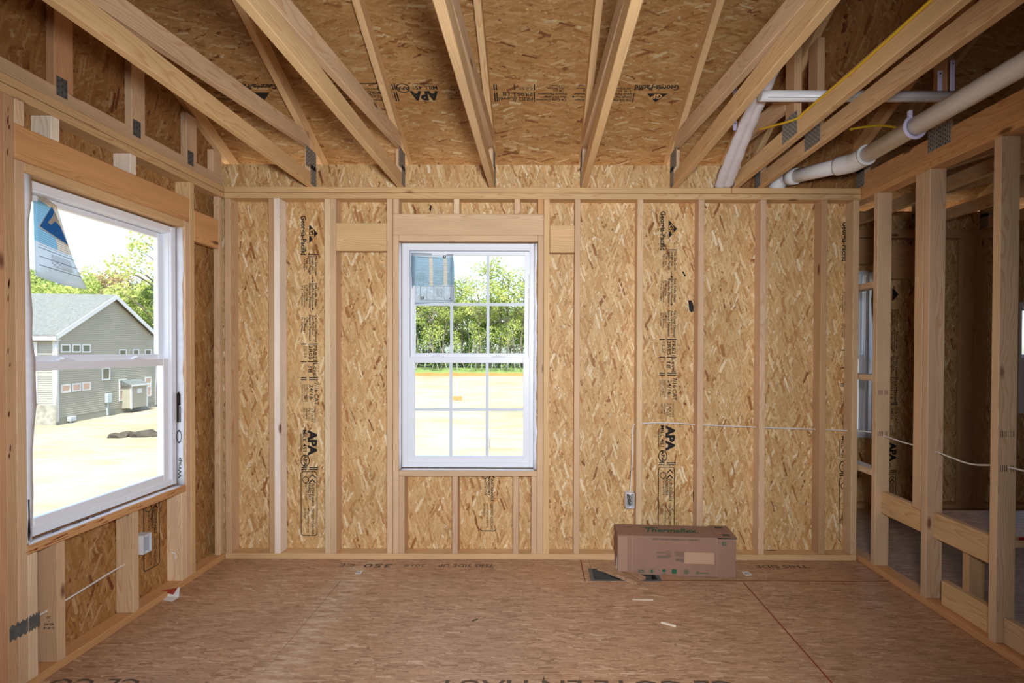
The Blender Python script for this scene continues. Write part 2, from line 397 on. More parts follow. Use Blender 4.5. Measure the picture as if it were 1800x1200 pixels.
def mill_stamp(part='all'):
    """the long board stamp; units are photo pixels at 258.6 px per metre, u=0 at the start of the maker's name"""
    k = 1 / 258.6; a = Ink(k); b = Ink(k)
    if part == 'all':
        a.text('Georgia-Pacific', 0, 1, 68, 8.8, 0.030)
        a.poly([(15, 15), (48, 15), (31, 30)])
        b.text('GP', 24, 16.5, 39, 7, 0.02)
        a.rect(67, 0, 68.6, 10).rect(67, 14, 68.6, 30)
        rows = [(70, [('This Side Down', 34), ('Strength Axis', 26), ('Space Panels', 33)], [('1/8 in', 22), ('All Edges', 26)], 1),
                (118, [('Este Lado Abajo', 42), ('Eje De Fuerza', 34), ('Espaciar Paneles', 44)], [('1/8 pulg', 30), ('En Los Extremos', 42), ('Y A Lo Costado', 40)], 1),
                (174, [('Ce Cote Dessous', 48), ('Axe De Force', 34), ('Espace Panneaux', 46)], [('1/8 po', 20), ('Au Bouts', 30), ('Et Cotes', 26)], 0)]
        for u, hi, lo, arrow in rows:
            for i, (t, w) in enumerate(hi): a.text(t, u, 25 - 5.2 * i, u + w, 4.0, 0.024)
            for i, (t, w) in enumerate(lo): a.text(t, u + 4, 9.5 - 4.2 * i, u + 4 + w * .9, 3.3, 0.012)
            if arrow:
                a.rect(u + 34, 20.5, u + 45, 21.3).poly([(u + 44, 19), (u + 48, 21), (u + 44, 23)])
        a.rect(224, 0, 225.6, 10).rect(224, 13, 225.6, 30)
        a.text('PRB21', 227, 22, 254, 6.5, 0.01).text('2R05', 227, 14, 252, 6.5, 0.01).text('CE 53', 228, 5, 248, 5, 0.0)
        a.rect(255, 0, 256.6, 10).rect(255, 13, 256.6, 30)
        a.text('Level', 258, 22, 282, 7, 0.012).text('18', 264, 13, 275, 7, 0.012)
        a.rect(283, 0, 285, 10).rect(286.5, 0, 288.5, 10).rect(283, 14, 285, 30).rect(286.5, 14, 288.5, 30)
        a.text('7/16 CAT', 292, 24, 332, 7, 0.012).text('24/16', 296, 15, 322, 7, 0.012)
        for i, t in enumerate(('RATED SHEATHING', 'EXPOSURE 1', 'SIZED FOR SPACING')): a.text(t, 296, 9 - 4 * i, 326, 3, 0.0)
        for i, t in enumerate(('THICKNESS', '0.418 IN', 'PS 2-10', 'HUD-UM-40', 'PRP-108')): a.text(t, 337, 23 - 5 * i, 337 + 26 - 2 * i, 3.6, 0.004)
        a.text('APA', 376, 13, 421, 15, 0.055).text('MILL 451', 376, 3, 414, 6.5, 0.01).rect(382, -0.8, 414, 0.4)
        a.ring(430, 7, 8, 1.4, su=1.35).text('APA', 420, 4.5, 440, 6, 0.02)
        a.rect(441, 0, 443, 10).rect(444.5, 0, 446.5, 10).rect(441, 14, 443, 30).rect(444.5, 14, 446.5, 30)
    a.frame(449, -1, 563, 28.5, 1.3, 5)
    a.poly([(453, 20), (461, 27), (461, 25), (456, 20), (461, 15), (461, 13)]).poly([(462, 20), (469, 26), (470, 24), (465, 20), (470, 15), (469, 13)])
    a.ring(464, 8, 6, 1.3)
    a.text('SUSTAINABLE', 470, 18.5, 510, 4.6, 0.025).text('FORESTRY', 470, 12.5, 500, 4.6, 0.025).text('INITIATIVE', 470, 7, 500, 3.6, 0.01)
    a.text('CERTIFIED SOURCING', 514, 18, 560, 4.6, 0.012).text('www.sfiprogram.org', 514, 11, 557, 3.6, 0.006).text('SFI-00667', 514, 5, 534, 3.6, 0.008)
    return a, b

# ================================================================== the shell
XL, XR = -2.075, 2.132                     # room faces of the left and right stud walls
D0 = 3.222                                 # room face of the back stud wall, OSB 89 mm behind
DW = D0 + 0.089
PT = 2.467                                 # top of the top plates
XO = XL - 0.089                            # inside face of the left sheathing
def roof_z(D): return 4.4495 - 0.5 * D     # underside of the roof deck
RIDGE = -1.0
def struct(name, mb, mat, uv=True, slope=False):
    o = mb.build(name, mat, None, uv, slope); o['kind'] = 'structure'; return o

# floor: boards laid with thin open joints over a dark underside, a register opening cut near the back wall
fl = MB(); g = 0.0016
HX0, HX1, HD0, HD1 = 0.345, 0.735, 2.945, 3.095
def slab(x0, x1, d0, d1): fl.box(x0 + g, x1 - g, Y(d0 + g), Y(d1 - g), -0.018, 0.0, 0.0008)
slab(-2.17, 0.29, 2.925, 3.33); slab(0.29, HX0, 2.925, 3.33); slab(HX1, XR + 0.09, 2.925, 3.33)
slab(HX0 - g, HX1 + g, 2.925, HD0); slab(HX0 - g, HX1 + g, HD1, 3.33)
slab(-2.17, -1.186, 2.09, 2.925); slab(-1.186, XR + 0.09, 2.09, 2.925)
for d in (0.85, -0.4, -1.6, -2.8, -4.05): slab(-2.17, 0.03, d, d + (1.24 if d > 0.5 else 1.25 if d > -1.5 else 1.2)); slab(0.03, XR + 0.09, d, d + (1.24 if d > 0.5 else 1.25 if d > -1.5 else 1.2))
for d in (3.33, 2.1, 0.9, -0.3, -1.5, -2.7, -4.05): slab(XR + 0.09, 5.7, d, d + (1.06 if d > 3 else 1.35 if d < -4 else 1.23 if d == 2.1 else 1.2))
floor = struct('floor', fl, 'osb_floor')
sub = MB().box(-2.17, HX0 - .01, Y(-4.05), Y(3.33), -0.30, -0.0185).box(HX1 + .01, XR + .09, Y(-4.05), Y(3.33), -0.30, -0.0185)
sub.box(HX0 - .01, HX1 + .01, Y(-4.05), Y(HD0 - .01), -0.30, -0.0185).box(HX0 - .01, HX1 + .01, Y(HD1 + .01), Y(3.33), -0.30, -0.0185).box(XR + .09, 5.7, Y(-4.05), Y(4.39), -0.30, -0.0185)
struct('floor_underside', sub, 'dark', False)
U, N_ = (1, 0, 0), (0, 1, 0)
fi = Ink()
fi.text('CE COTE EN HAUT', 0, 0, 1.25, 0.075, 0.012)
fi.build('stamp', 'ink_grey', floor, (0.83, Y(2.045), 0.0), (-1, 0, 0), (0, -1, 0))
Ink().text('CE CO', 0, 0, .38, 0.07, 0.012).build('stamp', 'ink_grey', floor, (-1.66, Y(2.045), 0.0), (-1, 0, 0), (0, -1, 0))
Ink().text('THIS SIDE UP', 0, 0, .36, 0.045, 0.01).text('2018', .44, 0.005, .58, 0.035).text('350', .66, 0, .84, .055, 0.01).text('CE', .9, 0, 1.0, .045).build('stamp', 'ink_grey', floor, (-0.28, Y(3.155), 0.0), (-1, 0, 0), (0, -1, 0))
Ink().text('THIS SIDE', 0, 0, .34, 0.045, 0.01).build('stamp', 'ink_grey', floor, (1.75, Y(3.155), 0.0), (-1, 0, 0), (0, -1, 0))
rc = Ink().rect(0, 0, .0075, 1.12).build('chalk_line', 'ink_red', floor, (1.238, Y(1.80), 0.0), U, N_, label='red chalk line')
Ink().rect(0, 0, 1.85, .006).build('chalk_line', 'ink_red', floor, (0.31, Y(2.933), 0.0), U, N_, label='red chalk line')
Ink().rect(0, 0, .005, .33).build('chalk_line', 'ink_red', floor, (0.285, Y(2.94), 0.0), U, N_, label='red chalk line')

# back wall sheathing with the window opening and the band behind the truss heels
W2 = (-0.906, -0.018, 0.608, 2.103)        # x0,x1,z0,z1 of the back window unit
wb = MB(); e = DW + 0.011
wb.box(XO - .011, W2[0], Y(DW), Y(e), 0, 2.647).box(W2[1], 1.33, Y(DW), Y(e), 0, 2.647).box(1.33, XR - .003, Y(DW), Y(e), 0, 2.43)
struct('wall_back_upper', MB().box(1.331, XR - .003, Y(DW), Y(e), 2.431, roof_z(DW) + .003), 'osb_shaded')  # closure takes the darkened board colour in place of light falloff
wb.box(W2[0], W2[1], Y(DW), Y(e), 0, W2[2]).box(W2[0], W2[1], Y(DW), Y(e), W2[3], 2.647)
wall_back = struct('wall_back', wb, 'osb_wall')
Dn, Up = (0, 0, -1), (1, 0, 0)
def zat(py, D): return CAMZ - (py - 613) * D / F
def xat(px, D): return (px - CX) * D / F
for px, py, um in ((529, 381, 1e9), (1159, 371, 1e9)):
    a, b = mill_stamp()
    org = (xat(px, DW), Y(DW), zat(py, DW))
    a.build('mill_stamp', 'ink', wall_back, org, Dn, Up); b.build('mill_stamp_letters', 'ink_tan', wall_back, org, Dn, Up, 0.0012) if False else None
    gp = Ink(1 / 258.6).text('GP', 23, 16.2, 40, 7.5, 0.03); gp.build('mill_stamp_letters', 'ink_tan', wall_back, org, Dn, Up, 0.0013)
    r21 = Ink(1 / 258.6).text('PRB21', 227, 22, 254, 6.5, 0.01).text('2R05', 227, 14, 252, 6.5, 0.01); r21.build('mill_stamp_letters', 'ink', wall_back, org, Dn, Up)
a, b = mill_stamp(); clip_ink(a, vmax=0.044)
a.build('mill_stamp', 'ink', wall_back, (xat(1478, DW), Y(DW), zat(389, DW)), Dn, Up)
a, b = mill_stamp('rect'); clip_ink(a, umin=455.0 / 258.6)
a.build('mill_stamp', 'ink', wall_back, (xat(845, DW), Y(DW), zat(372, DW)), Dn, Up)
# stray marks of black and reddish paint on the sheathing
Ink(1 / 258.6).poly([(0, 0), (17, 2), (22, 6), (19, 8), (21, 10), (12, 10), (0, 6)]).poly([(-50, -11), (-41, -6), (-43, -4), (-51, -9)]).build('paint_mark', 'ink', wall_back, (xat(1209, DW), Y(DW), zat(527, DW)), Dn, Up)
Ink(1 / 258.6).poly([(0, 0), (4, 4), (9, 2), (14, 5), (9, 6), (3, 7)]).build('paint_mark', 'ink', wall_back, (xat(752, DW), Y(DW), zat(360, DW)), Dn, Up)

# left wall sheathing with window opening, and the gable above
WL = (1.983, 2.862, 0.603, 2.103)          # D0,D1,z0,z1 of the left window unit
wl = MB(); xo = XO - .011
wl.box(xo, XO, Y(-4.0), Y(WL[0]), 0, PT).box(xo, XO, Y(WL[1]), Y(DW), 0, PT).box(xo, XO, Y(WL[0]), Y(WL[1]), 0, WL[2]).box(xo, XO, Y(WL[0]), Y(WL[1]), WL[3], PT)
wall_left = struct('wall_left', wl, 'osb_left_shaded')
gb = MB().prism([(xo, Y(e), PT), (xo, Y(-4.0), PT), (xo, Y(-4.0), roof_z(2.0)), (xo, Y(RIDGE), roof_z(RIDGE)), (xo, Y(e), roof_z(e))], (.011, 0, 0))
struct('wall_left_gable', gb, 'osb_shaded')
a, b = mill_stamp('rect'); clip_ink(a, umin=449.5 / 258.6 if False else 0)
k = 0.90
a.v = [(p[0] * k, p[1] * 1.0) for p in a.v]
a.build('mill_stamp', 'ink', wall_left, (XO, Y(2.668), 0.165 + 563 / 258.6 * k), Dn, (0, 1, 0))

# roof deck, continuing past the back wall as an eave
rd = MB(); x0, x1 = -2.30, XR + .03
def deck(mb, x0, x1, dlow, off=0.0):
    mb.prism([(x0, Y(dlow), roof_z(dlow) + off), (x0, Y(RIDGE), roof_z(RIDGE) + off), (x0, Y(-4.2), roof_z(2.2) + off), (x0, Y(-4.2), roof_z(2.2) + .012 + off), (x0, Y(RIDGE), roof_z(RIDGE) + .013 + off), (x0, Y(dlow), roof_z(dlow) + .012 + off)], (x1 - x0, 0, 0))
deck(rd, x0, 1.325, 3.74)
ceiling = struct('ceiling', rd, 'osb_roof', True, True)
ax = Vector((0, 1, -0.5)).normalized()
rd_ = MB(); deck(rd_, 1.326, XR + .03, 3.74); struct('ceiling_right', rd_, 'osb_shaded', True, True)  # same deck, its dark end painted in with the shaded board colour
a, b = mill_stamp()
k2 = 1.0
Dq = 2.93
a.build('mill_stamp', 'ink', ceiling, (xat(1187, 2.99), Y(Dq), roof_z(Dq)), (-1, 0, 0), ax)
Ink(1 / 258.6).text('GP', 23, 16.2, 40, 7.5, 0.03).build('mill_stamp_letters', 'ink_tan', ceiling, (xat(1187, 2.99), Y(Dq), roof_z(Dq)), (-1, 0, 0), ax, 0.0013)
a, b = mill_stamp(); clip_ink(a, umax=0.9)
a.build('mill_stamp', 'ink', ceiling, (-1.58, Y(Dq), roof_z(Dq)), (-1, 0, 0), ax)

# rooms beyond and behind: closed shell
DA = 4.30; DAW = DA + .089
W3 = (2.14, 2.945, 0.62, 2.103); W4 = (4.27, 5.06, .84, 1.83)
ab = MB()
ab.box(XR, W3[0], Y(DAW), Y(DAW + .011), 0, 2.647).box(W3[1], W4[0], Y(DAW), Y(DAW + .011), 0, 2.647).box(W4[1], 5.7, Y(DAW), Y(DAW + .011), 0, 2.647)
for w in (W3, W4): ab.box(w[0], w[1], Y(DAW), Y(DAW + .011), 0, w[2]).box(w[0], w[1], Y(DAW), Y(DAW + .011), w[3], 2.647)
wall_adj = struct('wall_back_next_room', ab, 'osb_wall')
a, b = mill_stamp(); a.build('mill_stamp', 'ink', wall_adj, (3.11 + .02, Y(DAW), zat(492, DAW)), Dn, Up)
ws = MB().box(XR - .011, XR, Y(e), Y(DAW), 0, roof_z(DAW) + .5)
struct('wall_side_next_room', ws, 'osb_wall')
struct('wall_right_next_room', MB().box(5.7, 5.711, Y(-4.0), Y(DAW), 0, 5.6), 'osb_wall')
struct('wall_front', MB().box(XO - .011, 5.7, Y(-4.06), Y(-4.05), 0, 4.2), 'osb_wall')
rd2 = MB(); deck(rd2, XR + .03, 5.75, 4.80, 0.53)
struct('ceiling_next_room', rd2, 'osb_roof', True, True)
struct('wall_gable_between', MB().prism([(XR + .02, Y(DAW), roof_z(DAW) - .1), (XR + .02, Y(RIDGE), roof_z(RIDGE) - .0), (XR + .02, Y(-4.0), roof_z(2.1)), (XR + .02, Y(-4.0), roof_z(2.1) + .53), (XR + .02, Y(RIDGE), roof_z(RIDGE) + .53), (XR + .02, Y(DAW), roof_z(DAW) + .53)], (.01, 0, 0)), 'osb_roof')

# ================================================================== framing of the back wall
GB = 'studs of the back wall'
def bx(px): return (px - CX) / 265.7
def bz(py): return CAMZ - (py - 613) / 265.7
Z0, Z1 = 0.038, 2.391
def stud(p0, p1, label, tone='pine', z0=Z0, z1=Z1, name='wall_stud', group=GB, dy=0.0, cat='stud'):
    c = bx((p0 + p1) / 2); return board(name, (c - .019, c + .019, D0 + dy, DW + dy - .0005, z0 + .0006, z1 - .0006), 'Z', label, cat, group, tone)
board('bottom_plate', (XL, XR - .01, D0, DW - .0005, 0.0004, .038), 'X', 'long bottom plate lying on the floor under the back wall studs', 'plate', None, 'gold')
board('top_plate', (XL, XR - .003, D0, DW - .0005, 2.391, 2.4276), 'X', 'lower of the two top plates along the back wall', 'plate', 'top plates of the back wall', 'gold')
board('top_plate', (XL, bx(1284), D0, DW - .0005, 2.4304, PT), 'X', 'long upper top plate of the back wall, left of the butt joint', 'plate', 'top plates of the back wall', 'gold')
board('top_plate', (bx(1285.0), XR - .003, D0, DW - .0005, 2.4304, PT), 'X', 'short upper top plate of the back wall, under the white drain elbow', 'plate', 'top plates of the back wall', 'gold')
stud(395.3, 405.3, 'pinkish stud in the left corner at the end of the back wall', 'pink')
stud(472.2, 482.3, 'brownish stud hard against the left side of the whitish stud', 'brown')
stud(482.6, 492.6, 'whitish pale stud, second bay from the left corner of the back wall', 'white', dy=-.006)
stud(570.5, 580.4, 'left ply of the doubled stud right of the first printed stamp', 'pale')
stud(580.6, 590.7, 'right ply of the doubled stud right of the first printed stamp', 'pine')
stud(679.8, 689.9, 'full height king stud left of the gridded back window', 'pine')
stud(690.6, 700.7, 'jack stud carrying the left end of the back window header', 'pine', z1=2.151)
stud(945.2, 955.2, 'jack stud carrying the right end of the back window header', 'pine', z1=2.151)
stud(955.6, 965.7, 'full height king stud right of the gridded back window', 'gold')
stud(1009.5, 1019.6, 'stud at the right end of the small block beside the back window', 'pink')
stud(1119.5, 1129.6, 'stud with the metal outlet box on its left side', 'pine')
stud(1227, 1237, 'stud just right of the second printed stamp on the back wall', 'pink')
stud(1335.8, 1346, 'back wall stud right of the cardboard carton', 'pine')
stud(1442.6, 1452.7, 'knotty next to last stud at the right of the back wall', 'brown')
stud(1499, 1508.6, 'last stud of the back wall, in the right corner', 'pine')
board('header', (bx(690.6), bx(955.2), D0, D0 + .038, 2.1515, 2.290), 'X', 'wide header board above the gridded back window', 'header', None, 'pine')
board('header_plate', (bx(700.9), bx(945), D0, DW - .0005, 2.112, 2.1508), 'X', 'flat board between the header and the back window frame', 'plate', None, 'pine')
GC = 'short cripple studs above the back window'
for p0, p1, lb, tn in ((690.8, 700.9, 'leftmost short cripple above the back window header', 'pine'), (797, 807, 'second short cripple from the left above the back window header', 'pale'), (903.5, 913.5, 'third short cripple from the left above the back window header', 'pine'), (945, 955, 'orange tinted rightmost short cripple above the back window header', 'orange')):
    stud(p0, p1, lb, tn, 2.2905, Z1, 'cripple_stud', GC, 0.0 if tn != 'orange' else .0, 'cripple stud')
board('window_sill_plate', (bx(700.9), bx(945), D0, DW - .0005, .5560, .594), 'X', 'rough sill board under the gridded back window', 'sill', None, 'pine')
GC = 'cripple studs under the back window'
for p0, p1, lb, tn in ((701, 711, 'leftmost cripple stud under the back window sill', 'pink'), (795, 805, 'second cripple stud from the left under the back window sill', 'pink'), (902.5, 912.5, 'third cripple stud from the left under the back window sill', 'pink'), (934.5, 944.7, 'rightmost cripple stud under the back window sill', 'pink')):
    stud(p0, p1, lb, tn, Z0, .5555, 'cripple_stud', GC, 0, 'cripple stud')
board('blocking', (bx(591), bx(679.4), D0, D0 + .038, bz(442), bz(393)), 'X', 'wide block between studs left of the back window', 'block', 'blocking boards beside the windows', 'gold')
board('blocking', (bx(966.2), bx(1009), D0, D0 + .038, bz(444), bz(396)), 'X', 'short knotty block between studs right of the back window', 'block', 'blocking boards beside the windows', 'gold')

# ================================================================== framing of the left wall
GL = 'framing of the left wall'
def lw(name, d0, d1, z0, z1, axis, label, cat, tone='pine', x0=XO + .0005, x1=XL, group=GL):
    return board(name, (x0, x1, d0, d1, z0, z1), axis, label, cat, group, tone)
lw('bottom_plate', -3.9, D0 - .001, .0004, .038, 'Y', 'bottom plate on the floor along the left wall', 'plate', 'orange')
lw('top_plate', -3.9, D0 - .001, 2.391, 2.4272, 'Y', 'lower top plate along the left wall', 'plate', 'gold', group='top plates of the left wall')
lw('top_plate', -3.9, D0 - .001, 2.4310, PT, 'Y', 'upper top plate along the left wall', 'plate', 'gold', group='top plates of the left wall')
def ls(d0, lb, tone='pine', z0=Z0, z1=Z1, name='wall_stud', cat='stud'): return lw(name, d0, d0 + .038, z0 + .0006, z1 - .0006, 'Z', lb, cat, tone)
ls(1.9375, 'jack stud at the left side of the left window', 'pine', z1=2.1505)
KS = ls(1.899, 'king stud at the left side of the left window', 'brown', )
ls(1.8605, 'reddish streaked stud at the left edge of the photo', 'red')
ls(2.8700, 'jack stud at the right side of the left window', 'pine', z1=2.1505)
ls(2.9085, 'king stud at the right side of the left window', 'gold')
board('wall_stud', (-2.1215, -2.0835, 3.188, 3.2205, Z0 + .0006, Z1 - .0006), 'Z', 'narrow light stud in the corner at the end of the left wall', 'stud', GL, 'pine')
lw('header', 1.938, 2.908, 2.1515, 2.290, 'Y', 'orange grained header board above the left window', 'header', 'orange', x0=XL - .038)
lw('header_plate', 1.976, 2.8695, 2.112, 2.1505, 'Y', 'flat yellowish board under the header of the left window', 'plate', 'gold')
SILL = lw('window_sill_plate', 1.976, 2.8695, .556, .594, 'Y', 'rough sill board with red marks under the left window', 'sill', 'orange')
ls(1.9385, 'first short cripple from the left above the left window header', 'pale', 2.2905, Z1, 'cripple_stud', 'cripple stud')
ls(2.083, 'second short cripple from the left above the left window header, knotty', 'white', 2.2905, Z1, 'cripple_stud', 'cripple stud')
ls(2.485, 'third short cripple from the left above the left window header', 'white', 2.2905, Z1, 'cripple_stud', 'cripple stud')
ls(1.976, 'leftmost cripple stud under the sill of the left window', 'pale', Z0, .5555, 'cripple_stud', 'cripple stud')
CB = ls(2.094, 'second cripple stud under the sill of the left window, with black print', 'pink', Z0, .5555, 'cripple_stud', 'cripple stud')
cs = ls(2.488, 'cripple stud beside the white outlet box under the left window', 'pine', Z0, .5555, 'cripple_stud', 'cripple stud')
ls(2.8310, 'rightmost cripple stud under the sill of the left window', 'pale', Z0, .5555, 'cripple_stud', 'cripple stud')
lw('blocking', 2.948, 3.17, 2.046, 2.232, 'Y', 'orange block between the left window and the corner', 'block', 'orange', x0=XL - .038, group='blocking boards beside the windows')
for d in (1.45, 1.05):
    pass
gs = Ink().text('S-P-F', 0, .046, .05, .010, .01).text('KD-HT', .004, .030, .046, .010, .03).rect(.022, .020, .026, .024).text('20', .016, .0, .034, .010, .01)
gs.build('grade_stamp', 'ink', CB, (XL - .012, Y(2.094), .24), (-1, 0, 0), (0, 0, -1))
def red_marks(parent, seed, d0, d1, z0, z1, n, mat, w, h):
    r = random.Random(seed)
    for i in range(n):
        I = Ink()
        a = d0 + (d1 - d0) * r.random(); z = z0 + (z1 - z0) * r.random(); ww = w * r.uniform(.4, 1.4); hh = h * r.uniform(.5, 1.3)
        I.poly([(a - ww, z), (a - ww * .3, z + hh * .6), (a + ww, z + hh), (a + ww * .8, z - hh * .2), (a, z - hh * .7)])
        I.build('stain_mark', mat, parent, (XL, 0, 0), (0, 1, 0), (0, 0, 1), .0006)
M['bark_stain'] = plain('dark red bark streaks on lumber', (112, 58, 38), .8)
red_marks(KS, 3, Y(1.905), Y(1.915), .95, 1.75, 9, 'bark_stain', .0028, .018)
red_marks(KS, 5, Y(1.905), Y(1.918), 2.1, 2.35, 4, 'bark_stain', .003, .022)
red_marks(SILL, 8, Y(2.04), Y(2.80), .561, .588, 13, 'ink_red', .030, .0030)
red_marks(SILL, 9, Y(1.98), Y(2.03), .561, .575, 3, 'ink_red', .020, .0030)

# ================================================================== framing of the right wall (open studs)
GR = 'open studs of the right wall'
def rw(name, d0, d1, z0, z1, axis, label, cat, tone='pine', x0=XR, x1=XR + .089, group=GR):
    return board(name, (x0, x1, d0, d1, z0, z1), axis, label, cat, group, tone)
rw('bottom_plate', -3.9, DAW - .001, .0004, .038, 'Y', 'bottom plate on the floor along the open right wall', 'plate', 'orange')
rw('top_plate', -3.9, DAW - .001, 2.391, 2.4285, 'Y', 'lower top plate of the open right wall', 'plate', 'orange', group='top plates of the right wall')
rw('top_plate', -3.9, DAW - .001, 2.4290, PT, 'Y', 'upper top plate of the open right wall', 'plate', 'orange', group='top plates of the right wall')
def rs(d0, lb, tone='brown', z0=Z0, z1=Z1, name='wall_stud', cat='stud', **k): return rw(name, d0, d0 + k.pop('t', .038), z0 + .0006, z1 - .0006, 'Z', lb, cat, tone, **k)
s1 = rs(3.065, 'open stud nearest the back corner in the right wall', 'pine')
s2 = rs(2.659, 'middle open stud of the right wall with a dark knot near the floor', 'pine')
s3 = rs(2.252, 'nearest open stud of the right wall, at the right edge of the photo', 'pine')
rs(2.703, 'pinkish stud standing behind the middle open stud', 'pink', .5105, Z1, t=.060)
rs(3.40, 'dim stud behind the back right corner, at the far ends of the ladder blocks', 'brown')
GK = 'ladder blocks in the back corner gap'
for z, lb in ((1.80, 'top ladder block between studs in the back corner gap'), (1.205, 'middle ladder block between studs in the back corner gap'), (.600, 'bottom ladder block between studs in the back corner gap')):
    rw('ladder_block', 3.1035, 3.3995, z, z + .038, 'Y', lb, 'block', 'pine', group=GK)
rw('blocking', 2.698, 3.064, .373, .510, 'Y', 'waist high block between the two far open studs of the right wall', 'block', 'gold', x0=XR + .036, x1=XR + .074)
rw('blocking', 2.2915, 2.658, .377, .514, 'Y', 'waist high block between the two near open studs of the right wall', 'block', 'gold', x0=XR + .036, x1=XR + .074)
rw('blocking', 2.2915, 2.600, .0395, .168, 'Y', 'rough stained board standing on the right bottom plate', 'block', 'gold', x0=XR + .036, x1=XR + .074)
rw('blocking', 1.8845, 2.2510, .0395, .160, 'Y', 'board on the right bottom plate at the right edge of the photo', 'block', 'pink', x0=XR + .036, x1=XR + .074)
c = on(1697, 1000, 0, XR + .09)
rw('cripple_stud', 2.478, 2.516, .0395, .376, 'Z', 'short cripple stud below the near waist high block', 'cripple stud', 'brown', x0=XR + .0745, x1=XR + .160)
for s, D in ((s1, 3.065), (s2, 2.659), (s3, 2.252)):
    for z, t_ in ((1.12 if D > 3 else 1.00, 'IIII III'), (.86 if D > 2.4 else .84, 'IIII II')):
        if s is s2: continue
        Ink().text(t_, 0, 0, .062, .030).build('grade_stamp', 'ink_grey', s, (XR + .012, Y(D), z), (1, 0, 0), (0, 0, 1))

# ================================================================== trusses
def plate_mesh(nm, parent, org, u, v, w, h, mat='steel'):
    """toothed connector plate: thin sheet with rows of punched slots"""
    u = Vector(u).normalized(); v = Vector(v).normalized(); n = u.cross(v)
    mb = MB(); t = 0.0012
    def q(a0, b0, a1, b1, l0, l1, m):
        o = Vector(org); P = lambda a, b, l: o + u * a + v * b + n * l
        mb.prism([P(a0, b0, l0), P(a1, b0, l0), P(a1, b1, l0), P(a0, b1, l0)], n * (l1 - l0), m)
    q(0, 0, w, h, 0, t, 0)
    nu, nv = max(2, int(w / .013)), max(2, int(h / .022))
    for i in range(nu):
        for j in range(nv):
            a = (i + .5) * w / nu; b = (j + .5 + (.2 if i % 2 else -.2)) * h / nv
            q(a - .0022, max(.001, b - .006), a + .0022, min(h - .001, b + .006), t, t + .0006, 1)
    o = mb.build(nm, [mat, 'slot'], None)
    o.parent = parent; o.matrix_parent_inverse = Matrix.Translation(-Vector(parent.location)); return o
GT = 'roof trusses over the room'
def truss(x, label, tone='gold', posts=(), side=1, web=True, group=GT, dd=0.0, name='roof_truss', zoff=0.0, tail=3.70, wend=1.62):
    """x: left face; side +1 shows its right face to the room's middle. dd shifts it away from the camera"""
    r = empty(name, (x + .019, Y(D0 + dd), PT), label, 'truss', group)
    x0, x1 = x, x + .038; h0 = D0 - .03 + dd; h1 = D0 + .06 + dd
    tz = lambda D: 4.35 - 0.5 * (D - dd)
    board('bottom_chord', (x0, x1, -3.6, h1, PT + .0008, PT + .089), 'Y', tone=tone, parent=r)
    board('heel_post', (x0, x1, h0, h1, PT + .0895, tz(h1) - .004), 'Z', tone='pine', parent=r)
    sloped('top_chord', (x + .019, tail + dd, tz(tail + dd)), (x + .019, RIDGE + .3, tz(RIDGE + .3)), .038, .0885, r, tone)
    if web: sloped('web', (x + .019, h0 - .003, 2.715), (x + .019, wend + dd, 2.715 - .103 * (3.189 - wend)), .038, .089, r, 'pine')
    for d in posts: board('web_post', (x0, x1, d, d + .089, PT + .0895, tz(d + .089) - .002), 'Z', tone='brown', parent=r)
    sx = x1 if side > 0 else x0
    pu = (0, 1, 0) if side > 0 else (0, -1, 0)
    off = (lambda d0, d1: d0) if side > 0 else (lambda d0, d1: d1)
    plate_mesh('nail_plate', r, (sx, Y(off(h0 + .005, h1 - .005)), PT + .01), pu, (0, 0, 1), h1 - h0 - .01, .13)
    plate_mesh('nail_plate', r, (sx, Y(off(h0 - .06, h1 - .005)), tz(h1) - .13), pu, (0, 0, 1), h1 - h0 + .05, .125)
    for d in posts: plate_mesh('nail_plate', r, (sx, Y(off(d - .03, d + .119)), PT + .012), pu, (0, 0, 1), .149, .115)
    return r
truss(-1.528, 'leftmost roof truss over the room, left of the left window corner', 'gold')
truss(-0.932, 'second roof truss from the left, meeting the wall left of the back window', 'gold')
truss(-0.327, 'third roof truss from the left, with its foot above the back window', 'gold')
truss(0.282, 'fourth roof truss from the left, with its foot right of the back window', 'gold', side=-1)
truss(0.885, 'fifth roof truss from the left, just left of the wrapped white duct', 'gold', side=-1)
truss(1.285, 'sixth roof truss from the left, with the yellow cable along it', 'gold', (2.46,), side=-1, wend=2.552)
truss(1.452, 'seventh roof truss from the left, between the yellow cable truss and the white drain pipe', 'gold', (2.55,), side=-1, web=False)
truss(XR + .0005, 'roof truss standing on the open right wall top plate', 'orange', (2.56,), side=-1, web=False)
# gable truss on the left wall: flat studs against the sheathing
gr = empty('gable_truss', (XO + .02, Y(D0), PT), 'gable end truss standing on the left wall top plate', 'truss', None)
board('bottom_chord', (XO + .0005, XO + .0385, -3.6, D0 + .06, PT + .0008, PT + .086), 'Y', tone='pine', parent=gr)
sloped('top_chord', (XO + .0195, 3.7, 4.35 - 1.85), (XO + .0195, RIDGE + .3, 4.35 - .5 * (RIDGE + .3)), .038, .0885, gr, 'gold')
board('heel_post', (XO + .0005, XO + .0385, D0 - .03, D0 + .06, PT + .087, 2.70), 'Z', tone='pine', parent=gr)
for d, tn in ((1.74, 'pine'), (2.150, 'red'), (2.556, 'pine'), (2.955, 'pine')):
    board('gable_stud', (XO + .0005, XO + .0385, d, d + .089, PT + .0866, 4.35 - .5 * (d + .089) - .002), 'Z', tone=tn, parent=gr)
    plate_mesh('nail_plate', gr, (XO + .0385, Y(d + .008), PT + .050), (0, 1, 0), (0, 0, 1), .05, .085, 'steel_dull')
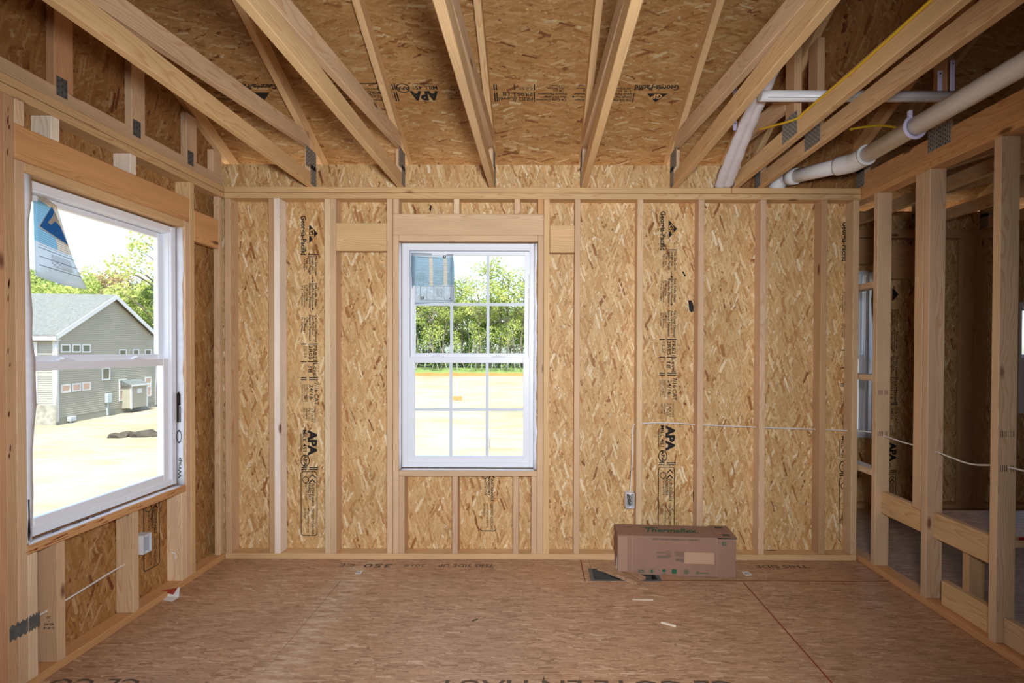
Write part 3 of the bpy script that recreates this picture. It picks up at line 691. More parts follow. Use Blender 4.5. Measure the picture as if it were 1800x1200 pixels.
# trusses and framing of the next room, seen between the open studs
GN = 'roof trusses of the next room'
for x, lb in ((2.72, 'first roof truss of the dim next room'), (3.33, 'second roof truss of the dim next room'), (3.94, 'third roof truss of the dim next room')):
    truss(x, lb, 'brown', (), -1, True, GN, dd=DA - D0)
GA = 'framing of the next room back wall'
def nx(name, x0, x1, z0, z1, axis, lb, cat, tone='brown', d0=DA, d1=DAW - .0005): return board(name, (x0, x1, d0, d1, z0, z1), axis, lb, cat, GA, tone)
nx('bottom_plate', XR + .0895, 5.69, .0004, .038, 'X', 'bottom plate of the back wall in the next room', 'plate')
nx('top_plate', XR + .0895, 5.69, 2.391, PT, 'X', 'top plate of the back wall in the next room', 'plate')
nx('header', XR + .0895, 3.03, 2.16, 2.385, 'X', 'header over the small window of the next room', 'header')
nx('wall_stud', 2.953, 2.991, .0386, 2.1595, 'Z', 'jack stud right of the next room window', 'stud')
nx('wall_stud', 2.992, 3.030, .0386, 2.1595, 'Z', 'king stud right of the next room window', 'stud')
nx('blocking', 3.04, 3.40, 2.03, 2.33, 'X', 'wide block right of the next room window header', 'block')
nx('wall_stud', 3.41, 3.448, .0386, 2.3905, 'Z', 'dim stud right of the printed stamp in the next room', 'stud')
nx('wall_stud', 3.735, 3.852, .0386, 2.3905, 'Z', 'left one of the two broad corner studs in the next room', 'stud', d0=DA, d1=DA + .038)
nx('wall_stud', 3.854, 3.97, .0386, 2.3905, 'Z', 'right one of the two broad corner studs in the next room', 'stud', d0=DA, d1=DA + .038)
nx('wall_stud', 4.21, 4.248, .0386, 2.3905, 'Z', 'dark stud beside the bright window at the right edge', 'stud')

# ================================================================== windows
def window_unit(name, W, H, mat, grid, rail):
    """local x across, y towards the outside, z up; the room side face is y=0. rail = height of the lower sash top"""
    r = empty(name, kind='structure'); r.matrix_basis = mat
    def fr(mb, x0, x1, z0, z1, t, y0, y1, b=.003, tb=None, tt=None):
        tb = tb or t; tt = tt or t
        mb.box(x0, x0 + t, y0, y1, z0, z1, b); mb.box(x1 - t, x1, y0, y1, z0, z1, b)
        mb.box(x0 + t, x1 - t, y0, y1, z0, z0 + tb, b); mb.box(x0 + t, x1 - t, y0, y1, z1 - tt, z1, b)
    a = MB(); fr(a, 0, W, 0, H, .036, 0, .085, tb=.034, tt=.034)
    fr(a, .030, W - .030, .030, H - .030, .012, .012, .083)
    a.build('frame', 'vinyl', r)
    # upper sash in the outer track, lower sash in the inner track
    ux0, ux1, uz0, uz1 = .044, W - .044, rail - .008, H - .044
    a = MB(); fr(a, ux0, ux1, uz0, uz1, .030, .046, .074, tb=.034, tt=.028)
    us = a.build('upper_sash', 'vinyl', r)
    MB().box(ux0 + .026, ux1 - .026, .058, .062, uz0 + .03, uz1 - .024).build('glass_pane', 'glass', us)
    lx0, lx1, lz0, lz1 = .040, W - .040, .032, rail
    a = MB(); fr(a, lx0, lx1, lz0, lz1, .040, .014, .042, tb=.040, tt=.040)
    lo = a.build('lower_sash', 'vinyl', r)
    MB().box(lx0 + .036, lx1 - .036, .026, .030, lz0 + .036, lz1 - .036).build('glass_pane', 'glass', lo)
    if grid:
        for s, x0, x1, z0, z1, y in ((us, ux0 + .03, ux1 - .03, uz0 + .034, uz1 - .028, .0560), (lo, lx0 + .04, lx1 - .04, lz0 + .04, lz1 - .04, .0240)):
            g = MB(); w = .0098
            for i in (1, 2):
                c = x0 + (x1 - x0) * i / 3; g.box(c - w, c + w, y - .003, y + .0015, z0, z1)
            c = (z0 + z1) / 2; g.box(x0, x1, y - .0032, y + .0012, c - w, c + w)
            g.build('grille', 'grille', s)
    for f in (.27, .73):
        k = MB().box(W * f - .035, W * f + .035, .016, .044, rail, rail + .006, .002).box(W * f - .02, W * f + .008, .018, .040, rail + .006, rail + .016, .003).box(W * f - .045, W * f - .015, .012, .03, rail + .001, rail + .010, .002)
        k.build('sash_lock', 'vinyl', lo)
    return r
RAIL = 1.345 - .607
m2 = Matrix.Translation((W2[0], Y(D0 + .025), W2[2]))
window_unit('window_2', W2[1] - W2[0], W2[3] - W2[2], m2, True, RAIL)
ml = Matrix.Translation((XL - .051, Y(WL[0]), WL[2])) @ Matrix.Rotation(PI / 2, 4, 'Z')
window_unit('window_1', WL[1] - WL[0], WL[3] - WL[2], ml, False, RAIL)
m3 = Matrix.Translation((W3[0], Y(DA + .03), W3[2]))
window_unit('window_3', W3[1] - W3[0], W3[3] - W3[2], m3, False, RAIL)
m4 = Matrix.Translation((W4[0], Y(DA + .03), W4[2]))
window_unit('window_4', W4[1] - W4[0], W4[3] - W4[2], m4, False, .5)

# house wrap turned in around the openings: thin wavy sheets
def wavy(name, pts_a, pts_b, mat, label=None, cat=None, group=None, thick=.0012):
    """strip of sheet between two rows of points"""
    bm = bmesh.new()
    A = [bm.verts.new(p) for p in pts_a]; B_ = [bm.verts.new(p) for p in pts_b]
    for i in range(len(A) - 1):
        f = bm.faces.new((A[i], A[i + 1], B_[i + 1], B_[i])); f.smooth = True
    me = bpy.data.meshes.new(name); bm.to_mesh(me); bm.free()
    o = link(name, me, mat); md = o.modifiers.new('thickness', 'SOLIDIFY'); md.thickness = thick; md.offset = 0
    return set_props(o, label, cat, group)
rn = random.Random(4)
def jag(z0, z1, n, amp): return [(z0 + (z1 - z0) * i / n, rn.uniform(-amp, amp)) for i in range(n + 1)]
GW = 'house wrap turned in around the windows'
J = jag(.600, 2.108, 16, .0035)
wavy('house_wrap', [(XL - .004, Y(1.9765), z) for z, _ in J], [(XL - .012 + d, Y(2.012 + d * 1.6 - .006 * math.sin(z * 4)), z) for z, d in J], 'wrap', 'white house wrap flap down the left edge of the left window', 'house wrap', GW)
J = jag(.596, 2.106, 18, .005)
hw = wavy('house_wrap', [(XL - .052, Y(2.8650), z) for z, _ in J], [(XL - .012 + d, Y(2.8665), z) for z, d in J], 'wrap', 'printed house wrap strip on the right jamb of the left window', 'house wrap', GW)
w_ = Ink().text('Wrap', 0, .004, .125, .020, .02); w_.build('wrap_print', 'ink_dark', hw, (XL - .020, Y(2.8645), .632), (0, 0, 1), (-1, 0, 0), .004)
nk = Ink(); nk.poly([(0, .026), (.165, .026), (.182, .014), (.165, .006), (.165, .0035), (.10, .0035), (.10, .012), (0, .012)])
nk.poly([(0, .009), (.095, .009), (.095, .003), (0, .003)]); nk.ring(-.085, .014, .0150, .0032, su=2.6)
nk.build('wrap_print', 'ink', hw, (XL - .022, Y(2.8645), .965), (0, 0, 1), (-1, 0, 0), .004)
J = jag(1.984, 2.862, 14, .004)
hs = wavy('house_wrap', [(XL - .052, Y(d), .5955) for d, _ in J], [(XL - .004 + k, Y(d), .5952) for d, k in J], 'wrap', 'white house wrap laid on the sill under the left window', 'house wrap', GW)
Ink().text('Wrap', .13, 0, .33, .020, .02).poly([(-.02, .012), (.03, .014), (.03, .017), (-.02, .016)]).poly([(.03, .002), (.06, .0), (.075, .008), (.05, .012), (.035, .009)]).build('wrap_print', 'ink_dark', hs, (XL - .034, Y(2.08), .5962), (0, 1, 0), (-1, 0, 0), .001)
ft = MB().tube([(XL - .016, Y(1.9835), .597), (XL - .008, Y(1.984), .64), (XL - .012, Y(1.985), .70), (XL - .009, Y(1.984), .78)], [.008, .007, .0075, .006], 8)
set_props(ft.build('flashing_tape', 'foam'), 'strip of black flashing tape at the lower left corner of the left window', 'tape')
J = jag(.600, 2.10, 18, .006)
wavy('house_wrap', [(W2[0] - .003, Y(D0 + .022), z) for z, _ in J], [(W2[0] - .0135 - abs(d) * .3, Y(D0 + .008), z) for z, d in J], 'wrap', 'thin house wrap edge down the left side of the back window', 'house wrap', GW)
wavy('house_wrap', [(W2[1] - .012, Y(D0 + .022), z) for z, _ in J], [(W2[1] + .010 + d * .9, Y(D0 + .006 + d), z) for z, d in J], 'wrap', 'crumpled house wrap down the right side of the back window', 'house wrap', GW)
wavy('house_wrap', [(W2[0] + .88 * i / 12, Y(D0 + .023), .603) for i in range(13)], [(W2[0] + .88 * i / 12, Y(D0 + .004), .5955) for i in range(13)], 'wrap', 'house wrap on the sill under the back window', 'house wrap', GW)
wavy('house_wrap', [(W3[1] - .01, Y(DA + .025), .62 + 1.47 * i / 12) for i in range(13)], [(W3[1] + .0 + .012 * math.sin(i * 1.1), Y(DA - .03 + .02 * math.sin(i * .8)), .62 + 1.47 * i / 12) for i in range(13)], 'wrap', 'house wrap hanging beside the next room window', 'house wrap', GW)

# printed label films on the glass
gx = XL - .051 - .052
lf = MB()
def LW(px, py, x=gx): return on(px, py, 0, x)
fo = [LW(57, 335), LW(92, 360), LW(118, 425), LW(152, 506), LW(128, 495), LW(60, 484)]
bm = bmesh.new()
N1, N2 = 12, 12
TL, TR, BR, BL = LW(56, 332), LW(93, 361), LW(153, 508), LW(60, 484)
rows = []
for j in range(N2 + 1):
    v = j / N2; row = []
    for i in range(N1 + 1):
        u = i / N1
        p = (TL * (1 - u) + TR * u) * (1 - v) + (BL * (1 - u) + BR * u) * v
        p = p + Vector((.012 * math.sin(v * 4 + u * 2) * u + .004, 0, -.02 * math.sin(PI * v) * 0 - .03 * u * (1 - u) * v))
        row.append(bm.verts.new(p))
    rows.append(row)
for j in range(N2):
    for i in range(N1):
        f = bm.faces.new((rows[j][i], rows[j][i + 1], rows[j + 1][i + 1], rows[j + 1][i])); f.smooth = True
        v = (j + .5) / N2
        f.material_index = 2 if v < .06 else (1 if (.12 < v < .40 and i < 9) or (.40 <= v < .62 and i < 7) else 2 if v < .62 else 0)
me = bpy.data.meshes.new('label_film'); bm.to_mesh(me); bm.free()
lab = link('label_film', me, ['film', 'film_blue', 'film_tan'])
md = lab.modifiers.new('thickness', 'SOLIDIFY'); md.thickness = .0006
set_props(lab, 'peeling printed label sheet with a folded blue corner on the left window', 'label')
fx = gx + .022
A, B_, C_ = on(92, 361, 0, fx), on(67, 398, 0, fx + .006), on(121, 434, 0, fx)
MB().prism([A, B_, C_], (.0012, 0, 0)).build('folded_corner', 'film_tan', lab, label='blue folded corner') if False else None
fc = MB().prism([A, B_, C_], (.0012, 0, 0)).build('folded_corner', 'film_tan', lab)
A2, B2, C2 = on(91, 363, 0, fx + .003), on(70, 397.5, 0, fx + .008), on(119, 430, 0, fx + .003)
c2 = MB().prism([A2, B2, C2], (.0008, 0, 0)).build('blue_print', 'film_ink', fc)
c2['label'] = 'solid blue print on the folded corner'
for tri in (((95, 374), (100, 386), (92, 381)), ((92, 381), (100, 386), (90, 395)), ((92, 381), (90, 395), (84, 391)), ((100, 386), (109, 401), (96, 388))):
    MB().prism([on(x, y, 0, fx + .0085) for x, y in tri], (.0004, 0, 0)).build('letter_print', 'film_tan', fc)
def lines(parent, quad, n, f0, f1, u0, u1, mat, w=.0016):
    a, b, c, d = quad; mb = MB()
    for i in range(n):
        v = f0 + (f1 - f0) * i / max(1, n - 1)
        p = (a * (1 - v) + d * v); q = (b * (1 - v) + c * v)
        s = p * (1 - u0) + q * u0; e_ = p * (1 - u1) + q * u1; up = Vector((0, 0, w))
        mb.quad(s, e_, e_ + up, s + up)
    o = mb.build('print_lines', mat, parent); return o
off = Vector((.016, 0, -.004))
lines(lab, [p + off for p in (TL, TR, BR, BL)], 22, .06, .62, .03, .80, 'ink_grey', .0013)
lines(lab, [p + off for p in (TL, TR, BR, BL)], 3, .655, .86, .03, .9, 'ink', .0022)
lines(lab, [p + off for p in (TL, TR, BR, BL)], 9, .69, .83, .30, .75, 'ink_grey', .0016)
# the label on the back window
gy = D0 + .025 + .050
bm = bmesh.new()
def BW(px, py): return on(px, py, 1, gy)
cs_ = [BW(723, 444), BW(797, 447), BW(801, 531), BW(725, 535)]
rows = []
for j in range(15):
    v = j / 14; row = []
    for i in range(13):
        u = i / 12
        p = (cs_[0] * (1 - u) + cs_[1] * u) * (1 - v) + (cs_[3] * (1 - u) + cs_[2] * u) * v
        p = p + Vector((.004 * math.sin(v * 6) * u, -.006 - .006 * math.sin(v * 5 + u * 7) - .008 * math.exp(-((u - .3) ** 2 + (v - .35) ** 2) * 30), 0))
        row.append(bm.verts.new(p))
    rows.append(row)
for j in range(14):
    for i in range(12):
        f = bm.faces.new((rows[j][i], rows[j + 1][i], rows[j + 1][i + 1], rows[j][i + 1])); f.smooth = True
        v = (j + .5) / 14; u = (i + .5) / 12
        f.material_index = 0 if v < .1 or v > .62 else 2 if (abs(u - .45) < .05 or abs(u - .78) < .05) else 1
me = bpy.data.meshes.new('label_film'); bm.to_mesh(me); bm.free()
M['film_greyblue'] = film('grey blue printed film', (168, 194, 208), 0.72)
lab2 = link('label_film', me, ['film', 'film_greyblue', 'film_tan']); md = lab2.modifiers.new('thickness', 'SOLIDIFY'); md.thickness = .0006
set_props(lab2, 'wrinkled printed label sheet on the upper left panes of the back window', 'label')
off = Vector((0, -.022, 0)); q = [p + off for p in cs_]
lines(lab2, q, 1, .10, .10, .15, .65, 'ink_grey', .003); lines(lab2, q, 9, .2, .6, .05, .92, 'film', .002)
fr_ = Ink().frame(0, 0, .225, .095, .0016, .001).rect(.0, .0, .003, .095)
for u in (.045, .09, .10, .16): fr_.rect(u, 0, u + .0012, .095)
for u in range(9): fr_.rect(.108 + u * .005, .02, .109 + u * .005, .08)
fr_.frame(.006, .006, .024, .024, .005).poly([(.195, .012), (.204, .008), (.204, .022)])
b0 = BW(740, 528) + off
fr_.build('printed_table', 'ink_grey', lab2, b0, (1, 0, 0), (0, 0, 1), 0)
Ink().frame(0, 0, .018, .020, .006, .004).build('printed_symbol', 'ink', lab2, BW(780, 455) + off, (1, 0, 0), (0, 0, 1), 0)

# ================================================================== things in the room
def pts_smooth(pts, n=8):
    P = [Vector(p) for p in pts]; P = [P[0] * 2 - P[1]] + P + [P[-1] * 2 - P[-2]]; out = []
    for i in range(1, len(P) - 2):
        for k in range(n):
            t = k / n; a, b, c, d = P[i - 1:i + 3]
            out.append(.5 * ((2 * b) + (c - a) * t + (2 * a - 5 * b + 4 * c - d) * t * t + (3 * b - a - 3 * c + d) * t ** 3))
    out.append(P[-2]); return out
# cardboard carton
bw, bd, bh = .722, .200, .243
ang = math.atan2(2.975 - 3.023, 1.219 - .500)
box = empty('cardboard_carton', (.500, Y(3.023), 0.0), 'long brown cardboard carton with green print on the floor against the back wall', 'carton', rot=(0, 0, ang))
bb = MB().box(0, bw, 0, bd, .0005, bh, .002)
body = bb.build('body', 'card', box)
def cin(): return Ink()
def bput(I, nm, mat, org, u, v, lift=.0008):
    me = bpy.data.meshes.new(nm); u = Vector(u); v = Vector(v); n = u.cross(v)
    me.from_pydata([tuple(Vector(org) + u * a + v * b + n * lift) for a, b in I.v], [], I.f); me.update()
    return link(nm, me, mat, body)
fu, fv = (1, 0, 0), (0, 0, 1)
fp = MB().box(.006, .060, -.0022, 0, .001, .236).box(.088, .094, -.0012, 0, .001, .236)
fp.build('front_flap', 'card_tape', body)
MB().box(bw - .118, bw - .114, -.0012, 0, .002, bh).box(bw - .118, bw - .114, 0, bd, bh, bh + .0012).build('score_line', 'card_tape', body)
MB().box(bw - .112, bw + .004, -.004, .001, bh - .003, bh + .003).build('flap_gap', 'dark', body)
MB().box(bw - .114, bw + .004, -.004, bd, bh + .003, bh + .0055).build('top_flap', 'card', body)
bput(Ink().text('Thermaflex.', 0, 0, .325, .072, .022, .35), 'print', 'ink_green', (.190, .070, bh), (1, 0, 0), (0, 1, 0), .0015)
bput(Ink().rect(0, 0, .10, .007), 'print', 'ink_green', (.175, .140, bh), (1, 0, 0), (0, 1, 0), .0015)
bput(Ink().text('INDUSTRIES BEST FLEXIBLE DUCT WARRANTY', 0, 0, .29, .0095, .035), 'print', 'ink_dark', (.215, 0, .222), fu, fv)
bput(Ink().ring(0, 0, .0155, .0022).text('UL', -.007, -.007, .008, .013, .01), 'print', 'ink_dark', (.311, 0, .140), fu, fv)
sm = Ink()
for i in range(3): sm.rect(-.068, .006 - i * .004, -.02, .0075 - i * .004)
for i in range(3): sm.rect(-.068, -.019 - i * .006, .02 - i * .01, -.0165 - i * .006)
for i in range(6): sm.rect(.04, .01 - i * .0055, .10, .0115 - i * .0055)
for i in range(4): sm.rect(.045 + (.03 if i == 3 else 0), -.034 - i * .006, .115, -.0315 - i * .006)
bput(sm, 'print', 'ink_dark', (.311, 0, .140), fu, fv)
MB().box(.411, .590, -.0012, 0, .080, .150).build('paper_label', 'card_label', body)
ic = Ink()
ic.frame(.130, .014, .166, .032, .003).poly([(.134, .018), (.148, .028), (.160, .018), (.160, .021), (.148, .031), (.134, .021)])
ic.ring(.212, .027, .016, .002, 6).poly([(.203, .026), (.212, .038), (.221, .026), (.212, .014)])
ic.poly([(.272, .030), (.286, .044), (.300, .030), (.286, .018)]).rect(.270, .010, .302, .013)
ic.rect(.334, .014, .363, .042)
ic.ring(.422, .027, .017, .002).ring(.422, .027, .011, .006, 8)
ic.ring(.489, .024, .008, .004).text('FLEXMASTER', .500, .019, .560, .009, .02)
bput(ic, 'print', 'ink_green', (0, 0, 0), fu, fv)
bput(Ink().rect(0, 0, .006, .024).rect(.010, 0, .014, .024).rect(.018, 0, .026, .010).rect(.018, .014, .024, .026), 'print', 'ink_green', (bw - .085, 0, .196), fu, fv)
bput(Ink().rect(0, 0, .045, .030), 'print', 'ink_dark', (bw - .075, .020, bh + .0055), (1, 0, 0), (0, 1, 0))
bput(Ink().rect(0, 0, .05, .022), 'print', 'ink_dark', (bw - .085, .150, bh + .0055), (1, 0, 0), (0, 1, 0))
MB().box(-.0012, 0, .03, .10, .012, .085).build('side_label', 'paper', body)
# register boot in the floor hole, and the scrap board across it
rb = MB(); rb2 = MB(); a, b, c, d = HX0 + .0015, HX1 - .0015, Y(HD0) + .0015, Y(HD1) - .0015; t = .004
rb2.box(a, b, c, c + t, -.16, .001).box(a, b, d - t, d, -.16, .001).box(a, a + t, c + t, d - t, -.16, .001).box(b - t, b, c + t, d - t, -.16, .001)
rb.box(a - .022, a, c, d, .0004, .0016).box(b, b + .022, c, d, .0004, .0016).box(a - .022, b + .022, c - .018, c, .0004, .0016)
reg = empty('register_boot', (HX0, Y(HD0), 0), 'sheet metal register boot in the floor hole beside the carton', 'register boot')
o = rb2.build('duct_walls', 'slot', None); o.parent = reg; o.matrix_parent_inverse = Matrix.Translation((-HX0, -Y(HD0), 0))  # boot interior coloured dark to stand for shade in the recess
o = rb.build('flange', 'steel_dull', None); o.parent = reg; o.matrix_parent_inverse = Matrix.Translation((-HX0, -Y(HD0), 0))
o = MB().box(a + t, b - t, c + t, d - t, -.16, -.15).build('duct_bottom', 'dark', None); o.parent = reg; o.matrix_parent_inverse = Matrix.Translation((-HX0, -Y(HD0), 0))
p1, p2, p3 = on(1049, 1002, 2, 0), on(1119, 1029, 2, 0), on(1143, 1018, 2, 0)
u = (p2 - p1); L = u.length; u.normalize(); w = Vector((-u.y, u.x, 0)); wd = .105
sb = MB().box(0, L, 0, wd, 0, .017, .001)
scrap = sb.build('scrap_board', 'osb_floor', None, True); scrap.location = (p1.x, p1.y, .0022); scrap.rotation_euler = (0, 0, math.atan2(u.y, u.x))
set_props(scrap, 'offcut of board lying across the floor register hole in front of the carton', 'offcut')
# small litter on the floor
def flake(name, px, py, l, w, a, mat, label, cat, h=.002, group=None):
    p = on(px, py, 2, 0); o = MB().box(-l / 2, l / 2, -w / 2, w / 2, .0004, h, .0003).build(name, mat); o.location = (p.x, p.y, 0); o.rotation_euler = (0, 0, a)
    if mat == 'wood': o.color = TONE['white']
    return set_props(o, label, cat, group)
flake('wood_sliver', 1175, 1098, .075, .010, -.5, 'wood', 'pale wood sliver lying alone on the floor in front of the carton', 'sliver', .006)
flake('wood_sliver', 1130, 1054, .115, .010, -.03, 'wood', 'long pale sliver on the floor just in front of the offcut', 'sliver', .003)
t1 = flake('paper_tag', 1313, 1008, .045, .05, .2, 'paper', 'small printed paper tag on the floor right of the carton', 'tag')
t2 = flake('paper_tag', 631, 1006, .035, .04, .1, 'paper', 'small paper tag on the floor below the doubled stud', 'tag')
bput_ = Ink().text('F2', -.012, -.012, .012, .02, .02)
for tg in (t1, t2):
    me = bpy.data.meshes.new('print'); me.from_pydata([(x, y, .0028) for x, y in bput_.v], [], bput_.f); link('print', me, 'ink_dark', tg)
flake('chip', 835, 1090, .03, .008, .6, 'ink_grey', 'dark chip on the floor below the back window', 'chip', .004)
# torn red and white wrapper at the foot of the left wall
p = on(287, 1056, 2, 0)
wr = MB(); 
wr.prism([(-.055, .02, .006), (.06, .015, .004), (.062, .02, .058), (-.03, .026, .03)], (0, .0015, 0))
wr.prism([(-.055, .0, .002), (.06, -.035, .002), (.062, .018, .004), (-.05, .02, .006)], (0, 0, .0015))
wrap = wr.build('torn_wrapper', 'paper'); wrap.location = (p.x, p.y + .02, .0006)
MB().prism([(-.058, .0175, .038), (.05, .0125, .056), (.034, .0165, .016)], (0, .0015, 0)).build('red_print', 'paper_red', wrap, label='red printed area') if False else None
rp = MB().prism([(-.062, .017, .034), (.056, .012, .058), (.030, .014, .018)], (0, .0015, 0)).build('red_print', 'paper_red', wrap); rp['label'] = 'red printed area of the wrapper'
set_props(wrap, 'torn red and white wrapper at the foot of the left wall', 'wrapper')
# outlet boxes
def outlet(name, mat, label, steel, back=.058):
    r = empty(name, label=label, cat='outlet box')
    w, h, d, t = .056, .098, .058, .003; bk = min(d - t, back)
    b = MB().box(-w / 2, -w / 2 + t, 0, d, 0, h, .0008).box(w / 2 - t, w / 2, 0, d, 0, h, .0008).box(-w / 2 + t, w / 2 - t, 0, d, 0, t).box(-w / 2 + t, w / 2 - t, 0, d, h - t, h)
    b.box(-w / 2 + t, w / 2 - t, d - t, d, t, h - t)
    b.build('box_shell', 'box_plastic' if not steel else 'vinyl', r)
    MB().box(-w / 2 + t, w / 2 - t, bk - .0015, bk - .0005, t, h - t).build('box_back', 'box_inner' if not steel else 'steel', r)
    MB().box(-.008, .008, .002, .008, h - t - .010, h - t).box(-.008, .008, .002, .008, t, t + .010).build('screw_ears', 'box_plastic', r)
    return r
ob = outlet('outlet_box', 'steel', 'outlet box with bare wires on the back wall, right of the back window', True)
ob.location = (bx(1108.8) - .0, Y(D0 - .006), bz(893))
for i, (a, b) in enumerate(((-.010, .004), (-.004, .012), (.004, -.006), (.010, .014))):
    MB().tube(pts_smooth([(a, .048, .075), (a + b * .5, .03, .05 + .006 * i), (b, .012, .022 + .008 * i), (b * .4, .02, .016)], 6), .0016, 6).build('wire', 'foam' if i < 3 else 'cable_white', ob)
ob2 = outlet('outlet_box', 'plastic', 'white plastic outlet box on the cripple stud under the left window', False, .012)
ob2.location = (XL + .020, Y(2.527) + .0295, .322); ob2.rotation_euler = (0, 0, PI / 2)
# cables
GCb = 'white cables run through the studs'
def cable(pts, label, mat='cable_white', r=.0042, name='cable', cat='cable', group=None, n=8):
    o = MB().tube(pts_smooth(pts, n), r, 8).build(name, mat); return set_props(o, label, cat, group)
yb = D0 + .055
cable([(bx(1130) - .02, Y(yb), bz(746)), (bx(1160), Y(yb), bz(744.5)), (bx(1200), Y(yb), bz(745.5)), (bx(1240), Y(yb), bz(748)), (bx(1320), Y(yb), bz(751.5)), (bx(1420), Y(yb), bz(754.5)), (bx(1495), Y(yb), bz(757.5)), (XR + .03, Y(3.20), .865), (XR + .05, Y(3.08), .862), (XR + .045, Y(2.9), .853), (XR + .05, Y(2.68), .848), (XR + .045, Y(2.45), .83), (XR + .05, Y(2.27), .86), (XR + .05, Y(2.0), .86)],
      'white cable running level through the back wall studs and on through the open studs', group=GCb)
cable([(bx(1124), Y(yb), bz(746)), (bx(1115), Y(yb - .02), bz(752)), (bx(1114), Y(D0 + .03), bz(800)), (bx(1112), Y(D0 + .03), bz(850)), (bx(1110), Y(D0 + .03), bz(869))], 'white cable dropping into the outlet box on the back wall', group=GCb)
cable([(XL - .045, Y(1.97), .256), (XL - .045, Y(2.05), .262), (XL - .045, Y(2.2), .268), (XL - .045, Y(2.40), .285), (XL - .045, Y(2.50), .29)], 'white cable across the bay under the left window', group=GCb)
cable([(XL - .04, Y(2.832), .16), (XL - .035, Y(2.825), .20), (XL - .05, Y(2.815), .215)], 'short white wire tail on the rightmost cripple stud under the left window', r=.004)
# nail guards on the left studs
for d0, d1, lb in ((1.904, 1.972, 'larger jagged steel nail guard on the left jack stud'), (1.976, 2.018, 'smaller steel nail guard on the cripple stud beside the left jack stud')):
    pts = []; n = 7
    zc = .270 
    for i in range(n + 1): pts.append((XL + .0006, Y(d0 + (d1 - d0) * i / n), zc + .028 + (.008 if i % 2 else -.004)))
    for i in range(n, -1, -1): pts.append((XL + .0006, Y(d0 + (d1 - d0) * i / n), zc - .028 + (.007 if i % 2 else -.004)))
    set_props(MB().prism(pts, (.0016, 0, 0)).build('nail_guard', 'steel_dull'), lb, 'nail guard', 'nail guards on the left wall')

# ================================================================== plumbing in the truss space
def Q(px, py, D): p = on(px, py, 1, D); return p
xp = 1.905
A_ = Q(1500, 286, 2.80); 
ppz = A_.z
main = empty('drain_pipe', (A_.x, A_.y, A_.z), 'thick white drain pipe running between the trusses to an elbow at the back wall', 'pipe')
def pk(mb, nm, mat='pvc', lb=None):
    o = mb.build(nm, mat, None); o.parent = main; o.matrix_parent_inverse = Matrix.Translation(-Vector(main.location))
    if lb: o['label'] = lb
    return o
far = Q(1800, 112, 1.86); dirn = (far - A_).normalized(); r0 = .0445
pk(MB().tube([A_, A_ + dirn * 2.2], r0, 24), 'straight_pipe')
E = Q(1384, 313, 3.235)
d2 = (E - A_).normalized()
pk(MB().tube([A_, E], r0 * .97, 24), 'branch_pipe')
pk(MB().tube(pts_smooth([A_ - dirn * -.10, A_ + dirn * .02, A_ + d2 * .02 , A_ + d2 * .10], 6), .053, 24), 'coupling')
pk(MB().tube([A_ + dirn * .098, A_ + dirn * .112], .0560, 24), 'coupling_rim')
pk(MB().tube([E - d2 * .075, E - d2 * .01], .0505, 24), 'elbow_collar')
dn = Vector((E.x, E.y, 0)) + d2 * .075
pk(MB().tube(pts_smooth([E - d2 * .02, E + d2 * .03, Vector((dn.x - .012, dn.y - .003, E.z - .03)), Vector((dn.x, dn.y, PT + .0005))], 8), .0475, 24), 'elbow')
pr = (d2 * .1); pn = d2.cross(Vector((0, 0, 1))).normalized()
o = Ink().text('PVC 3 IN DWV', 0, 0, .16, .012, .01); s0 = A_ + d2 * .16
o.build('pipe_print', 'ink_grey', main, s0 + Vector((0, 0, 0)) + (-pn * -1 if False else Vector((0, 0, 0))) + d2.cross(Vector((0, 0, 1))).cross(d2) * 0 + Vector((-d2.y, d2.x, 0)).normalized() * 0 + (Vector((0, CAMY, CAMZ)) - s0).normalized() * .046, d2 * -1 if d2.x > 0 else -d2, (0, 0, 1), 0)
# hanger around the pipe
H_ = Q(1628, 208, 2.37); tt = (H_ - A_).dot(dirn); hc = A_ + dirn * tt
hg = empty('pipe_hanger', hc, 'lilac plastic hanger looped around the thick drain pipe', 'hanger')
a_ = dirn.cross(Vector((0, 0, 1))).normalized(); b_ = a_.cross(dirn)
arc = [hc + a_ * (.0515 * math.cos(t)) + b_ * (.0515 * math.sin(t)) for t in [math.radians(150 + 270 * i / 24) for i in range(25)]]
o = MB().tube(arc, .0085, 8).build('hook', 'strap', None); o.parent = hg; o.matrix_parent_inverse = Matrix.Translation(-Vector(hc))
e0 = arc[-1]
o = MB().box(e0.x - .008, e0.x + .008, e0.y - .01, e0.y + .01, e0.z - .005, e0.z + .035, .003).build('hanger_stem', 'strap', None); o.parent = hg; o.matrix_parent_inverse = Matrix.Translation(-Vector(hc))
